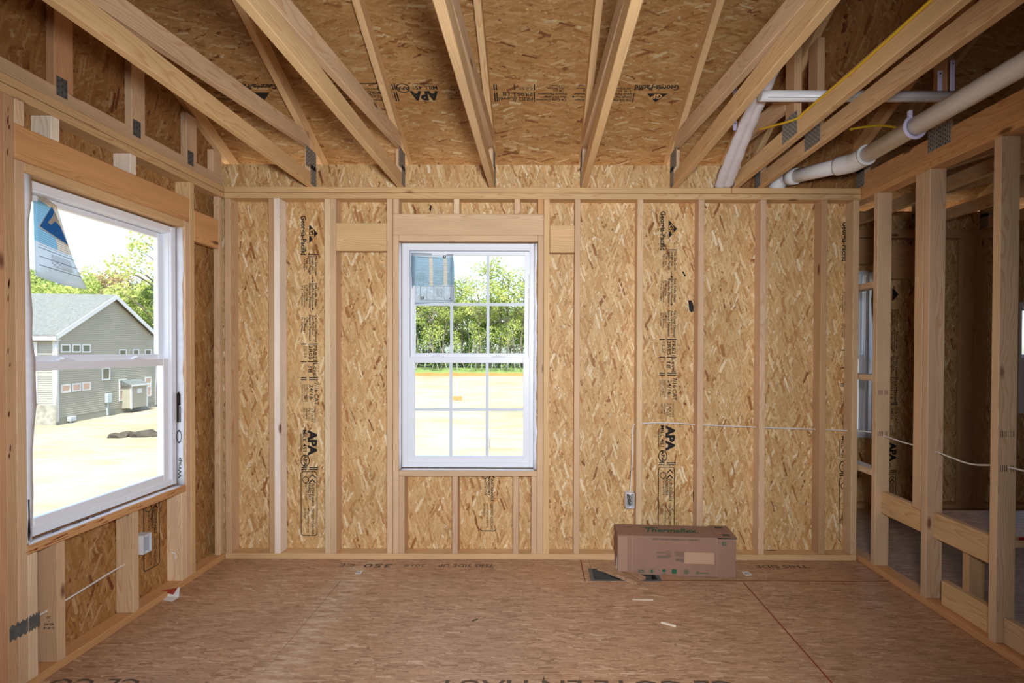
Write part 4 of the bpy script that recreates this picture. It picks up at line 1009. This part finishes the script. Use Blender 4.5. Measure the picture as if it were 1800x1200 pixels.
# level vent pipe and the wrapped duct
V0, V1 = Q(1336, 168.5, 2.40), Q(1700, 170, 2.40)
vp = empty('vent_pipe', V0, 'thin white level pipe crossing the trusses under the roof at the right', 'pipe')
o = MB().tube([V0, V1], .0255, 20).build('pipe', 'pvc', None); o.parent = vp; o.matrix_parent_inverse = Matrix.Translation(-V0)
o = Ink().rect(0, 0, 1.1, .004); o.build('pipe_print', 'ink_grey', vp, V0 + Vector((.03, -.0195, -.0178)), (1, 0, 0), (0, -.2, 1), 0)
prof = []
for k in range(28):
    t = 2 * PI * k / 28; rr = 1.0 - .34 * math.cos(2 * t + PI) ** 2 * (1 if abs(math.sin(t)) > .7 else 0) * 1.0
    prof.append((1.25 * math.cos(t) * rr, .62 * math.sin(t) * (1 - .35 * math.exp(-(math.cos(t) ** 2) * 14))))
dp = pts_smooth([Q(1362, 112, 2.36), Q(1336, 168, 2.50), Q(1311, 226, 2.74), Q(1289, 280, 2.99), Q(1271, 329, 3.262)], 6)
nn = len(dp)
wd_ = empty('wrapped_duct', dp[-1], 'creased white wrapped duct leaning down to the back wall top plate', 'duct')
o = MB().tube(dp, [.030 + .020 * i / nn + .002 * math.sin(i * 1.9) for i in range(nn)], prof=prof).build('wrapping', 'pvc_wrap', None); o.parent = wd_; o.matrix_parent_inverse = Matrix.Translation(-dp[-1])
GS = 'plastic straps hanging the level pipe'
for px, y0, y1, lb in ((1652, 124, 161, 'shorter lilac strap above the right end of the level pipe'), (1674, 106, 160, 'longer lilac strap above the right end of the level pipe'), (1292, 153, 168, 'upper small lilac strap beside the wrapped duct'), (1292, 212, 229, 'lower small lilac strap beside the wrapped duct')):
    D = 2.43 if px > 1600 else 2.82
    p, q = Q(px, y1, D), Q(px, y0, D)
    st = MB().box(p.x - .011, p.x + .011, p.y - .003, p.y + .003, p.z, q.z, .002).build('pipe_strap', 'strap')
    set_props(st, lb, 'strap', GS)
    MB().box(p.x - .003, p.x + .003, p.y - .0042, p.y - .0032, q.z - .02, q.z - .014).build('nail_hole', 'dark', None).parent = st
# yellow cables
xf = 1.285 - .006
def YC(px, py): return on(px, py, 0, xf)
cable([YC(1652, -14), YC(1600, 34), YC(1545, 84), YC(1500, 124), YC(1450, 166), YC(1415, 196), Q(1403, 207, 2.40) , Q(1385, 214, 2.46), Q(1360, 221, 2.56), Q(1334, 228, 2.70)], 'long yellow cable stapled along the sixth roof truss', 'cable_yellow', .0058, group='yellow cables in the truss space')
cable([Q(1495, 227, 2.55), Q(1520, 223, 2.58), Q(1550, 221, 2.62), Q(1576, 224, 2.66)], 'short visible length of yellow cable beside the drain pipe', 'cable_yellow', .0058, group='yellow cables in the truss space')

# ================================================================== dim next room
sh = empty('bench', (XR + .12, Y(2.35), 0), 'low bench with a red front edge in the dim next room', 'bench')
def ch(nm, ext, axis, tone, par): return board(nm, ext, axis, tone=tone, parent=par)
o = MB().box(XR + .0905, 3.30, Y(2.35), Y(2.74), .480, .498, .001).build('bench_top', 'osb_floor', None, True); o.parent = sh; o.matrix_parent_inverse = Matrix.Translation(-Vector(sh.location))
o = MB().box(XR + .2, 3.30, Y(2.3485), Y(2.3499), .482, .497).build('red_edge', 'red_edge', None); o.parent = sh; o.matrix_parent_inverse = Matrix.Translation(-Vector(sh.location)); o['label'] = 'red painted front edge'
ch('front_rail', (XR + .165, 3.30, 2.355, 2.393, .442, .4795), 'X', 'pine', sh)
ch('back_rail', (XR + .165, 3.30, 2.695, 2.733, .442, .4795), 'X', 'pine', sh)
for x in (2.62, 3.26):
    ch('leg', (x, x + .038, 2.355, 2.393, .0005, .4415), 'Z', 'pine', sh); ch('leg', (x, x + .038, 2.695, 2.733, .0005, .4415), 'Z', 'pine', sh)
tb = empty('bathtub', (2.34, Y(1.45), 0), 'white bathtub in the dim next room at the lower right edge of the photo', 'bathtub')
t_ = MB().box(2.30, 2.38, Y(1.2), Y(2.20), .0005, .30, .012).box(3.02, 3.10, Y(1.2), Y(2.20), .0005, .30, .012).box(2.38, 3.02, Y(2.12), Y(2.20), .0005, .30, .012).box(2.38, 3.02, Y(1.2), Y(1.28), .0005, .30, .012).box(2.38, 3.02, Y(1.28), Y(2.12), .0005, .05)
o = t_.build('basin', 'tub', None); o.parent = tb; o.matrix_parent_inverse = Matrix.Translation(-Vector(tb.location))
rim = MB().box(2.285, 2.40, Y(1.19), Y(2.225), .3005, .330, .010).box(3.00, 3.115, Y(1.19), Y(2.225), .3005, .330, .010).box(2.40, 3.00, Y(2.10), Y(2.225), .3005, .330, .010).box(2.40, 3.00, Y(1.19), Y(1.30), .3005, .330, .010)
o = rim.build('rim', 'tub', None); o.parent = tb; o.matrix_parent_inverse = Matrix.Translation(-Vector(tb.location))
hb = Q(1625, 385, 4.2)
hj = empty('joist_hanger', hb, 'small steel bracket high on the wall of the dim next room', 'bracket')
MB().box(-.075, .075, -.02, -.018, -.10, .10, .0008).box(-.03, .03, -.045, -.02, -.07, .03, .004).build('bracket_plate', 'steel_dull', hj)
MB().tube([(0, -.05, -.06), (-.02, -.052, -.01), (.02, -.052, .02)], .006, 8).build('bolt', 'steel', hj)

# ================================================================== outdoors
GZ = -3.40
def sand():
    t = T('bright sandy ground'); oc = t.n('TexCoord').outputs['Object']
    a = t.n('TexNoise', {'Vector': oc, 'Scale': .16, 'Detail': 8, 'Roughness': .65}).outputs[0]
    b = t.n('TexNoise', {'Vector': t.vmath('MULTIPLY', oc, (.35, 1.6, 1)), 'Scale': 1.0, 'Detail': 6}).outputs[0]
    c = t.ramp(a, [(.3, srgb(128, 110, 86)), (.5, srgb(142, 128, 106)), (.7, srgb(152, 140, 120))])
    c = t.mix(t.n('MapRange', {'Value': b, 1: .54, 2: .66, 3: 0, 4: .6}).outputs[0], c, srgb(122, 104, 80))
    t.bsdf(Base_Color=c, Roughness=.95, Specular_IOR_Level=.1, Normal=t.bump(b, .4, .05)); return t.m
M['sand'] = sand()
M['grass'] = plain('grass bank', (96, 112, 58), .9, noise=.35, scale=3)
M['siding'] = plain('grey beige lap siding', (146, 141, 125), .7)
M['siding_light'] = plain('pale lap siding', (138, 136, 126), .7)
M['trim'] = plain('white house trim', (186, 186, 184), .6)
M['shingle'] = plain('grey roof shingles', (92, 94, 91), .9, noise=.22, scale=7)
M['concrete'] = plain('concrete foundation', (130, 128, 114), .9)
M['stone'] = plain('stacked stone veneer', (140, 136, 124), .9, noise=.3, scale=4)
M['pane_dark'] = plain('dark window pane', (92, 94, 84), .15, spec=.6)
M['pane_warm'] = plain('window pane with warm interior', (176, 146, 128), .2, spec=.6)
M['pane_teal'] = plain('window pane with sky tint', (132, 164, 172), .15, spec=.6)
M['meter'] = plain('pale grey meter cabinet', (160, 168, 168), .5)
M['silt'] = plain('orange silt fence fabric', (196, 124, 72), .8)
M['dirt'] = plain('dark soil clods', (58, 52, 44), .95, noise=.3, scale=5)
gm = MB().box(-170, 90, Y(3.36), Y(170), GZ - .2, GZ).box(-170, XO - .03, Y(-40), Y(3.36), GZ - .2, GZ)
struct('wall_lower_storey', MB().box(XO - .011, XR, Y(3.31), Y(3.322), GZ, -.301).box(XO - .011, XO, Y(-4.0), Y(3.31), GZ, -.301), 'wrap', False)
gro = gm.build('ground', 'sand'); gro['kind'] = 'structure'
bank = MB().prism([(-120, Y(87), GZ), (-120, Y(96), GZ + .9), (-120, Y(168), GZ + 1.5), (-120, Y(168), GZ - .1)], (200, 0, 0)).build('grass_bank', 'grass')
bank['kind'] = 'structure'
# neighbouring house
C0 = Vector((-29.7, Y(30), GZ)); C1 = Vector((-31.0, Y(39.5), GZ)); hu = (C1 - C0); HL = hu.length; hu.normalize(); hn = Vector((hu.y, -hu.x, 0))
HB, EV, PK = .45, 5.55, 8.35
house = empty('house', C0, 'grey sided two storey house with a white trimmed gable, seen through the left window', 'house', rot=(0, 0, math.atan2(hu.y, hu.x)))
def hw_(px, py, out=0.0):
    d = ray(px, py); o = Vector((0, CAMY, CAMZ)); t = ((C0 + hn * out) - o).dot(hn) / d.dot(hn); p = o + d * t - C0
    return p.dot(hu), p.z
def top_at(x): return EV + (PK - EV) * (1 - abs(x - HL / 2) / (HL / 2))
MB().box(.02, HL - .02, .02, 14, HB, EV).prism([(.02, .02, EV), (HL - .02, .02, EV), (HL / 2, .02, PK - .02)], (0, 14, 0)).build('wall_body', 'siding_light', house)
sd = MB(); z = HB; c = .135
while z < PK - .1:
    h = min(c, PK - z)
    def span(zz):
        if zz <= EV: return 0, HL
        k = (zz - EV) / (PK - EV) * HL / 2; return k, HL - k
    a, b = span(z + h * .5)
    if b - a > .2: sd.prism([(a, .02, z), (a, -.030, z), (a, -.030, z + .022), (a, -.004, z + h), (a, .02, z + h)], (b - a, 0, 0))
    z += c
sd.build('gable_siding', 'siding', house)
sf = MB(); z = 1.25
while z < EV - .1:
    sf.prism([(.02, 0, z), (-.028, 0, z), (-.006, 0, z + c), (.02, 0, z + c)], (0, 8, 0)); z += c
sf.build('front_siding', 'siding_light', house)
MB().box(-.06, .03, .0, 8, 0, 1.25).build('stone_base', 'stone', house)
MB().box(-.04, HL + .02, -.02, .05, 0, HB).build('foundation', 'concrete', house)
MB().box(-.05, .14, -.05, .14, .2, EV).box(HL - .14, HL + .05, -.05, .1, .2, EV).build('corner_boards', 'trim', house)
sl = (PK - EV) / (HL / 2); ov = .35
rf = MB()
for s in (0, 1):
    x0 = -ov if s == 0 else HL + ov; z0 = EV - ov * sl
    rf.prism([(x0, -.28, z0 + .12), (HL / 2, -.28, PK + .12), (HL / 2, -.28, PK + .24), (x0, -.28, z0 + .24)], (0, 14.6, 0))
rf.build('roof', 'shingle', house)
rk = MB()
for s in (0, 1):
    x0 = -ov if s == 0 else HL + ov; z0 = EV - ov * sl
    rk.prism([(x0, -.31, z0 - .10), (HL / 2, -.31, PK - .10), (HL / 2, -.31, PK + .22), (x0, -.31, z0 + .22)], (0, .05, 0))
    rk.box(min(x0, x0 + (.06 if s == 0 else -.06)), max(x0, x0 + (.06 if s == 0 else -.06)), -.31, 14.3, z0 - .12, z0 + .2)
rk.box(-ov, 0, -.26, 14, EV - .32, EV - .26)
rk.build('fascia', 'trim', house)
def hwin(x0, y0, x1, y1, pane, mid=False):
    a, zt = hw_(x0, y0); b, _ = hw_(x1, y0); _, zb = hw_(x0, y1); t = .09
    f = MB().box(a, a + t, -.07, 0, zb, zt).box(b - t, b, -.07, 0, zb, zt).box(a + t, b - t, -.07, 0, zb, zb + t).box(a + t, b - t, -.07, 0, zt - t, zt)
    if mid: m_ = (zb + zt) / 2; f.box(a + t, b - t, -.07, 0, m_ - .05, m_ + .05)
    w = f.build('window', 'trim', house); MB().box(a + t, b - t, -.045, -.02, zb + t, zt - t).build('pane', pane, w)
for x0, x1 in ((105, 122), (125, 140), (142.5, 158)): hwin(x0, 604.5, x1, 619.5, 'pane_dark')
for x0, x1 in ((208, 221), (232, 243), (253.5, 265)): hwin(x0, 613.5, x1, 627, 'pane_dark')
for x0, x1, y0, y1 in ((105.5, 122.5, 676, 691), (125, 140.5, 674, 689), (142.5, 158, 672, 687)): hwin(x0, y0, x1, y1, 'pane_warm')
hwin(177.5, 646, 192, 668.5, 'pane_dark'); hwin(208, 667, 221, 705, 'pane_warm', True); hwin(254, 663, 264.5, 697, 'pane_warm', True)
for z0, z1 in ((4.05, 5.15), (1.35, 3.25)):
    f = MB().box(-.07, 0, .98, 1.12, z0, z1).box(-.07, 0, 1.9, 2.04, z0, z1).box(-.07, 0, 1.12, 1.9, z0, z0 + .12).box(-.07, 0, 1.12, 1.9, z1 - .12, z1)
    if z0 < 2: f.box(-.07, 0, 1.12, 1.9, 2.25, 2.37)
    w = f.build('window', 'trim', house); MB().box(-.045, -.02, 1.12, 1.9, z0 + .12, z1 - .12).build('pane', 'pane_teal' if z0 > 2 else 'pane_dark', w)
a, zt = hw_(229, 678, .6); b, _ = hw_(258, 678, .6)
bo = MB().box(a, b, -.62, 0, .35, zt).prism([(a - .08, -.75, zt), (b + .08, -.75, zt), (b + .08, 0, zt + .5), (a - .08, 0, zt + .5)], (0, 0, .07)) if False else MB().box(a, b, -.62, 0, .35, zt)
bump_ = bo.build('bump_out', 'siding', house)
MB().prism([(a - .1, -.78, zt), (a - .1, 0, zt + .45), (a - .1, 0, zt - .02)], (b - a + .2, 0, 0)).build('shed_roof', 'shingle', bump_)
MB().box(a - .02, a + .12, -.66, -.60, .3, zt).box(b - .12, b + .02, -.66, -.60, .3, zt).box(a - .1, b + .1, -.80, -.76, zt - .05, zt + .08).box((a + b) / 2 - .25, (a + b) / 2 + .25, -.66, -.62, 1.4, 1.75).build('trim_boards', 'trim', bump_)
a, zt = hw_(183, 692); b, _ = hw_(191, 692); _, zb = hw_(183, 708); _, zg = hw_(185, 735)
mt = MB().box(a, b, -.22, -.03, zb, zt, .02).box((a + b) / 2 - .05, (a + b) / 2 + .05, -.1, -.03, 0.05, zb).build('electric_meter', 'meter', house)
a, zt = hw_(116, 727); MB().box(a, a + .5, -.25, -.03, zt - .5, zt - .2, .03).box(a + .1, a + .18, -.18, -.1, 0, zt - .5).build('gas_meter', 'meter', house)
for x in (-.1, HL - .05):
    MB().tube([(x, -.1, EV - .25), (x, -.1, .2)], .05, 8).build('downspout', 'trim', house)
# soil clods in front of the house
for px, py, s, lb in ((255, 766, .55, 'larger dark clod of soil on the sand by the neighbouring house'), (222, 763, .25, 'small dark clod of soil left of the larger clod outdoors'), (208, 768, .35, 'flat dark clod of soil at the left end of the clods outdoors')):
    p = on(px, py, 2, GZ); bm = bmesh.new(); bmesh.ops.create_icosphere(bm, subdivisions=2, radius=s); r_ = random.Random(px)
    for v in bm.verts: v.co = Vector((v.co.x * 1.5, v.co.y, max(v.co.z, -.1) * .55)) * r_.uniform(.8, 1.2)
    me = bpy.data.meshes.new('soil_clod'); bm.to_mesh(me); bm.free(); o = link('soil_clod', me, 'dirt'); o.location = (p.x, p.y, GZ + .03); set_props(o, lb, 'soil clod', 'soil clods outdoors')
# silt fence, marker board and stakes on the sand
sfm = MB(); n = 40; rr = random.Random(3); X0, X1 = -34, 14; pr_ = None
for i in range(n):
    a, b = X0 + (X1 - X0) * i / n, X0 + (X1 - X0) * (i + 1) / n
    ya, yb_ = Y(84.5 + .25 * math.sin(i * 1.3)), Y(84.5 + .25 * math.sin((i + 1) * 1.3)); ha, hb2 = .62 + .07 * math.sin(i * 2.1), .62 + .07 * math.sin((i + 1) * 2.1)
    sfm.quad((a, ya, GZ), (b, yb_, GZ), (b, yb_, GZ + hb2), (a, ya, GZ + ha))
o = sfm.build('silt_fence', 'silt'); md = o.modifiers.new('thickness', 'SOLIDIFY'); md.thickness = .03
set_props(o, 'long low orange silt fence along the far edge of the sand', 'fence')
p = on(804, 704, 2, GZ)
mk = empty('marker_board', (p.x, p.y, GZ), 'small orange board on the sand seen through the lower left panes of the back window', 'marker')
MB().box(-.42, .42, -.03, .03, .05, .42).build('board', 'silt', mk); MB().box(-.03, .03, .03, .07, 0, 1.9).build('stake', 'trim', mk)
p = on(861, 787, 2, GZ); set_props(MB().tube([(p.x, p.y, GZ), (p.x - .12, p.y, GZ + 1.35)], .022, 8).build('stake', 'trim'), 'thin pale stake standing in the sand beyond the back window', 'stake')

def leaf_mat(name, c0, c1):
    t = T(name); oi = t.n('ObjectInfo').outputs['Random']; nz = t.n('TexNoise', {'Vector': t.n('TexCoord').outputs['Object'], 'Scale': .55, 'Detail': 3}).outputs[0]
    f = t.math('ADD', t.math('MULTIPLY', nz, .9), t.math('MULTIPLY', oi, .35), clamp=True)
    c = t.ramp(f, [(.3, srgb(*c0)), (.85, srgb(*c1))])
    d = t.n('BsdfDiffuse', {'Color': c}); tl = t.n('BsdfTranslucent', {'Color': c}); m = t.n('MixShader', {0: .4, 1: d.outputs[0], 2: tl.outputs[0]})
    t.t.links.new(m.outputs[0], t.out.inputs[0]); return t.m
M['leaf_light'] = leaf_mat('spring leaves, yellow green', (120, 136, 66), (186, 192, 112))
M['leaf_mid'] = leaf_mat('leaves, mid green', (92, 114, 56), (142, 158, 88))
M['leaf_dark'] = leaf_mat('needles and shade leaves', (58, 92, 58), (92, 118, 72))
M['leaf_pink'] = leaf_mat('leaves, pinkish spring buds', (140, 122, 88), (180, 156, 118))
M['bark'] = plain('grey bark', (120, 110, 96), .9, noise=.25, scale=4)
M['bark_pale'] = plain('pale bare bark', (160, 154, 142), .9, noise=.12, scale=4)
def leaves(mb, c, rad, n, size, R):
    for _ in range(n):
        while True:
            v = Vector((R.uniform(-1, 1), R.uniform(-1, 1), R.uniform(-1, 1)))
            if .1 < v.length < 1: break
        v = v * (v.length ** -.45) if v.length > .3 else v
        if v.length > 1: v = v / v.length * R.uniform(.85, 1)
        p = Vector(c) + Vector((v.x * rad[0], v.y * rad[1], v.z * rad[2]))
        a = Vector((R.uniform(-1, 1), R.uniform(-1, 1), R.uniform(-1, 1))).normalized(); b = a.orthogonal().normalized()
        s = size * R.uniform(.6, 1.3); q = b.cross(a) * .6
        mb.quad(p - b * s, p + q * s, p + b * s, p - q * s)
def tree_proto(kind, seed):
    R = random.Random(seed); t = MB(); l = MB()
    H = {'broad': 17, 'airy': 19, 'conifer': 15, 'stem': 9}[kind]
    lean = Vector((R.uniform(-.06, .06), R.uniform(-.05, .05), 0)) * (5 if kind == 'stem' else 1)
    tr = [Vector((0, 0, -.3)) + (Vector((0, 0, H * .92)) + lean * H) * (i / 6) + Vector((R.uniform(-.15, .15), R.uniform(-.15, .15), 0)) * (i > 0) for i in range(7)]
    r0 = {'broad': .30, 'airy': .22, 'conifer': .24, 'stem': .10}[kind]
    t.tube(tr, [r0 * (1 - .85 * i / 6) for i in range(7)], 7)
    if kind in ('broad', 'airy'):
        for i in range(13 if kind == 'broad' else 16):
            f = R.uniform(.25 if kind == 'broad' else .38, .98); k = tr[0].lerp(tr[-1], f); a = R.uniform(0, 2 * PI); L = (1.15 - f) * H * .28 + 1.0
            e_ = k + Vector((math.cos(a) * L, math.sin(a) * L, L * R.uniform(.35, .8)))
            t.tube([k, k.lerp(e_, .5) + Vector((0, 0, .2)), e_], [.09, .06, .02], 5)
            rd_ = R.uniform(1.4, 2.3) if kind == 'broad' else R.uniform(1.0, 1.8)
            leaves(l, e_, (rd_, rd_, rd_ * .75), 190 if kind == 'broad' else 85, .26 if kind == 'broad' else .20, R)
        if kind == 'broad':
            for i in range(8): leaves(l, tr[0].lerp(tr[-1], R.uniform(.35, 1.0)) + Vector((R.uniform(-2, 2), R.uniform(-2, 2), R.uniform(-.3, 1.2))), (1.9, 1.9, 1.5), 150, .26, R)
    elif kind == 'conifer':
        for i in range(24):
            f = .12 + .86 * i / 23; k = tr[0].lerp(tr[-1], f); rr_ = (1.02 - f) * 3.6
            for j in range(6):
                a = R.uniform(0, 2 * PI); e_ = k + Vector((math.cos(a) * rr_, math.sin(a) * rr_, -rr_ * .18))
                leaves(l, k.lerp(e_, .62), (rr_ * .42, rr_ * .42, .35), 16, .26, R)
    else:
        for i in range(4):
            f = R.uniform(.3, .9); k = tr[0].lerp(tr[-1], f); a = R.uniform(0, 2 * PI); e_ = k + Vector((math.cos(a) * 1.5, math.sin(a) * .8, R.uniform(.2, 1.4))); t.tube([k, e_], [.045, .015], 5)
        leaves(l, tr[-1], (1.3, 1.3, 1.0), 60, .20, R); leaves(l, tr[-2] + Vector((.5, 0, 0)), (1.0, 1.0, .8), 35, .20, R)
    return t.mesh('trunk'), l.mesh('foliage')
PROTO = {}
def tree(kind, var, x, D, s, label, group, leaf, rot=None, gz=None):
    k = (kind, var)
    if k not in PROTO: PROTO[k] = tree_proto(kind, hash(kind) % 7 * 0 + len(kind) * 31 + var)
    tm, lm = PROTO[k]
    r = empty({'broad': 'broadleaf_tree', 'airy': 'young_tree', 'conifer': 'evergreen_tree', 'stem': 'bare_stem'}[kind], (x, Y(D), GZ if gz is None else gz), label, 'tree', group)
    r.rotation_euler.z = rot if rot is not None else RT.uniform(0, 2 * PI); r.scale = (s, s, s * RT.uniform(.92, 1.1))
    a = bpy.data.objects.new('trunk', tm); b = bpy.data.objects.new('foliage', lm)
    for o, m in ((a, 'bark_pale' if kind == 'stem' else 'bark'), (b, leaf)):
        COL.objects.link(o); o.parent = r
        if not o.data.materials: o.data.materials.append(M[m])
        o.material_slots[0].link = 'OBJECT'; o.material_slots[0].material = M[m]
    return r
RT = random.Random(21)
# woods behind the sand, seen through the back window
for i in range(16):
    x = -24 + i * 1.75 + RT.uniform(-.6, .6)
    tree('airy', i % 3, x, 96 + RT.uniform(0, 5), RT.uniform(.92, 1.15), 'thin leafed young tree at the front of the woods beyond the sand', 'young trees at the front of the woods', 'leaf_light', gz=GZ + .9)
for i in range(14):
    x = -30 + i * 2.6 + RT.uniform(-.8, .8)
    tree('broad', i % 3, x, 108 + RT.uniform(0, 8), RT.uniform(.72, .98), 'bushy green tree farther back in the woods beyond the sand', 'bushy trees behind the front of the woods', 'leaf_mid', gz=GZ + 1.0)
for x, D, s in ((-26.5, 104, 1.1), (-22.0, 102, .75), (-19.6, 99, .55), (-15.0, 103, .6)):
    tree('conifer', 0, x, D, s, 'dark evergreen among the trees beyond the sand', 'evergreens in the woods', 'leaf_dark', gz=GZ + .9)
for i in range(22):
    x = -23.5 + i * 1.08 + RT.uniform(-.5, .5)
    tree('stem', i % 5, x, 91.5 + RT.uniform(0, 3), RT.uniform(.65, 1.1), 'pale bare leaning stem at the foot of the woods', 'pale bare stems along the edge of the woods', 'leaf_light', gz=GZ + .5)
for i in range(13):
    tree('broad', i % 3, -62 + i * 2.5 + RT.uniform(-.8, .8), 97 + RT.uniform(0, 12), RT.uniform(.7, .95), 'bushy green tree farther back in the woods beyond the sand', 'bushy trees behind the front of the woods', 'leaf_mid', gz=GZ + 1.0)
ug = MB(); R_ = random.Random(2)
for i in range(70): leaves(ug, (R_.uniform(-32, 8), Y(R_.uniform(96, 106)), GZ + R_.uniform(.8, 6.5)), (2.2, 1.6, 1.3), 75, .24, R_)
o = ug.build('undergrowth', 'leaf_mid'); set_props(o, 'green undergrowth between the trunks beyond the sand', 'undergrowth', None, 'stuff')
# wooded slope behind the neighbouring house
for row, (D, base, n, x0, x1) in enumerate(((56, 0, 9, -64, -37), (66, 2.0, 10, -78, -44), (78, 4.5, 10, -92, -52), (92, 7.0, 9, -108, -64))):
    for i in range(n):
        x = x0 + (x1 - x0) * (i + .5) / n + RT.uniform(-1, 1)
        tree('broad', (i + row) % 3, x, D + RT.uniform(-3, 3), RT.uniform(.62, .8), 'leafy spring tree on the wooded slope behind the neighbouring house', 'trees on the slope behind the house', 'leaf_pink' if row > 1 and (i + row) % 4 == 0 else 'leaf_light' if (i * 7 + row * 3) % 3 else 'leaf_mid', gz=GZ + base - .2)
tree('airy', 1, -43.5, 55, .95, 'taller thin leafed tree right of the neighbouring house', None, 'leaf_light')
hill = MB().prism([(-140, Y(50), GZ - .05), (-140, Y(160), GZ + 22), (-140, Y(160), GZ - .1)], (86, 0, 0)).build('wooded_slope', 'grass'); hill['kind'] = 'structure'

# ================================================================== light
w = bpy.data.worlds.new('world'); S.world = w; w.use_nodes = True; nt = w.node_tree
sky = nt.nodes.new('ShaderNodeTexSky'); sky.sky_type = 'NISHITA'; sky.sun_disc = False; sky.sun_elevation = math.radians(66); sky.sun_rotation = math.radians(172); sky.air_density = 1.0; sky.dust_density = 2.0; sky.altitude = 100
bg = nt.nodes['Background']; bg.inputs[1].default_value = 0.65; nt.links.new(sky.outputs[0], bg.inputs[0])
sun = bpy.data.lights.new('sun', 'SUN'); sun.energy = 13.5; sun.angle = math.radians(.6); sun.color = (1, .96, .9)
so = bpy.data.objects.new('sun', sun); COL.objects.link(so); so.rotation_euler = Vector((.12, -.42, 1.0)).to_track_quat('Z', 'Y').to_euler()
fl_ = bpy.data.lights.new('camera_flash', 'SPOT'); fl_.shadow_soft_size = .14; fl_.energy = 385; fl_.color = (.955, 1.0, 1.07)
fl_.spot_size = math.radians(118); fl_.spot_blend = 1.0
fo_ = bpy.data.objects.new('camera_flash', fl_); COL.objects.link(fo_); fo_.location = (.14, -3.36, 1.60); fo_.rotation_euler = Vector((.14, -1, .09)).to_track_quat('Z', 'Y').to_euler()
S.view_settings.view_transform = 'Standard'; S.view_settings.look = 'None'; S.view_settings.gamma = 1; S.view_settings.exposure = 0.0
S.view_settings.use_curve_mapping = False
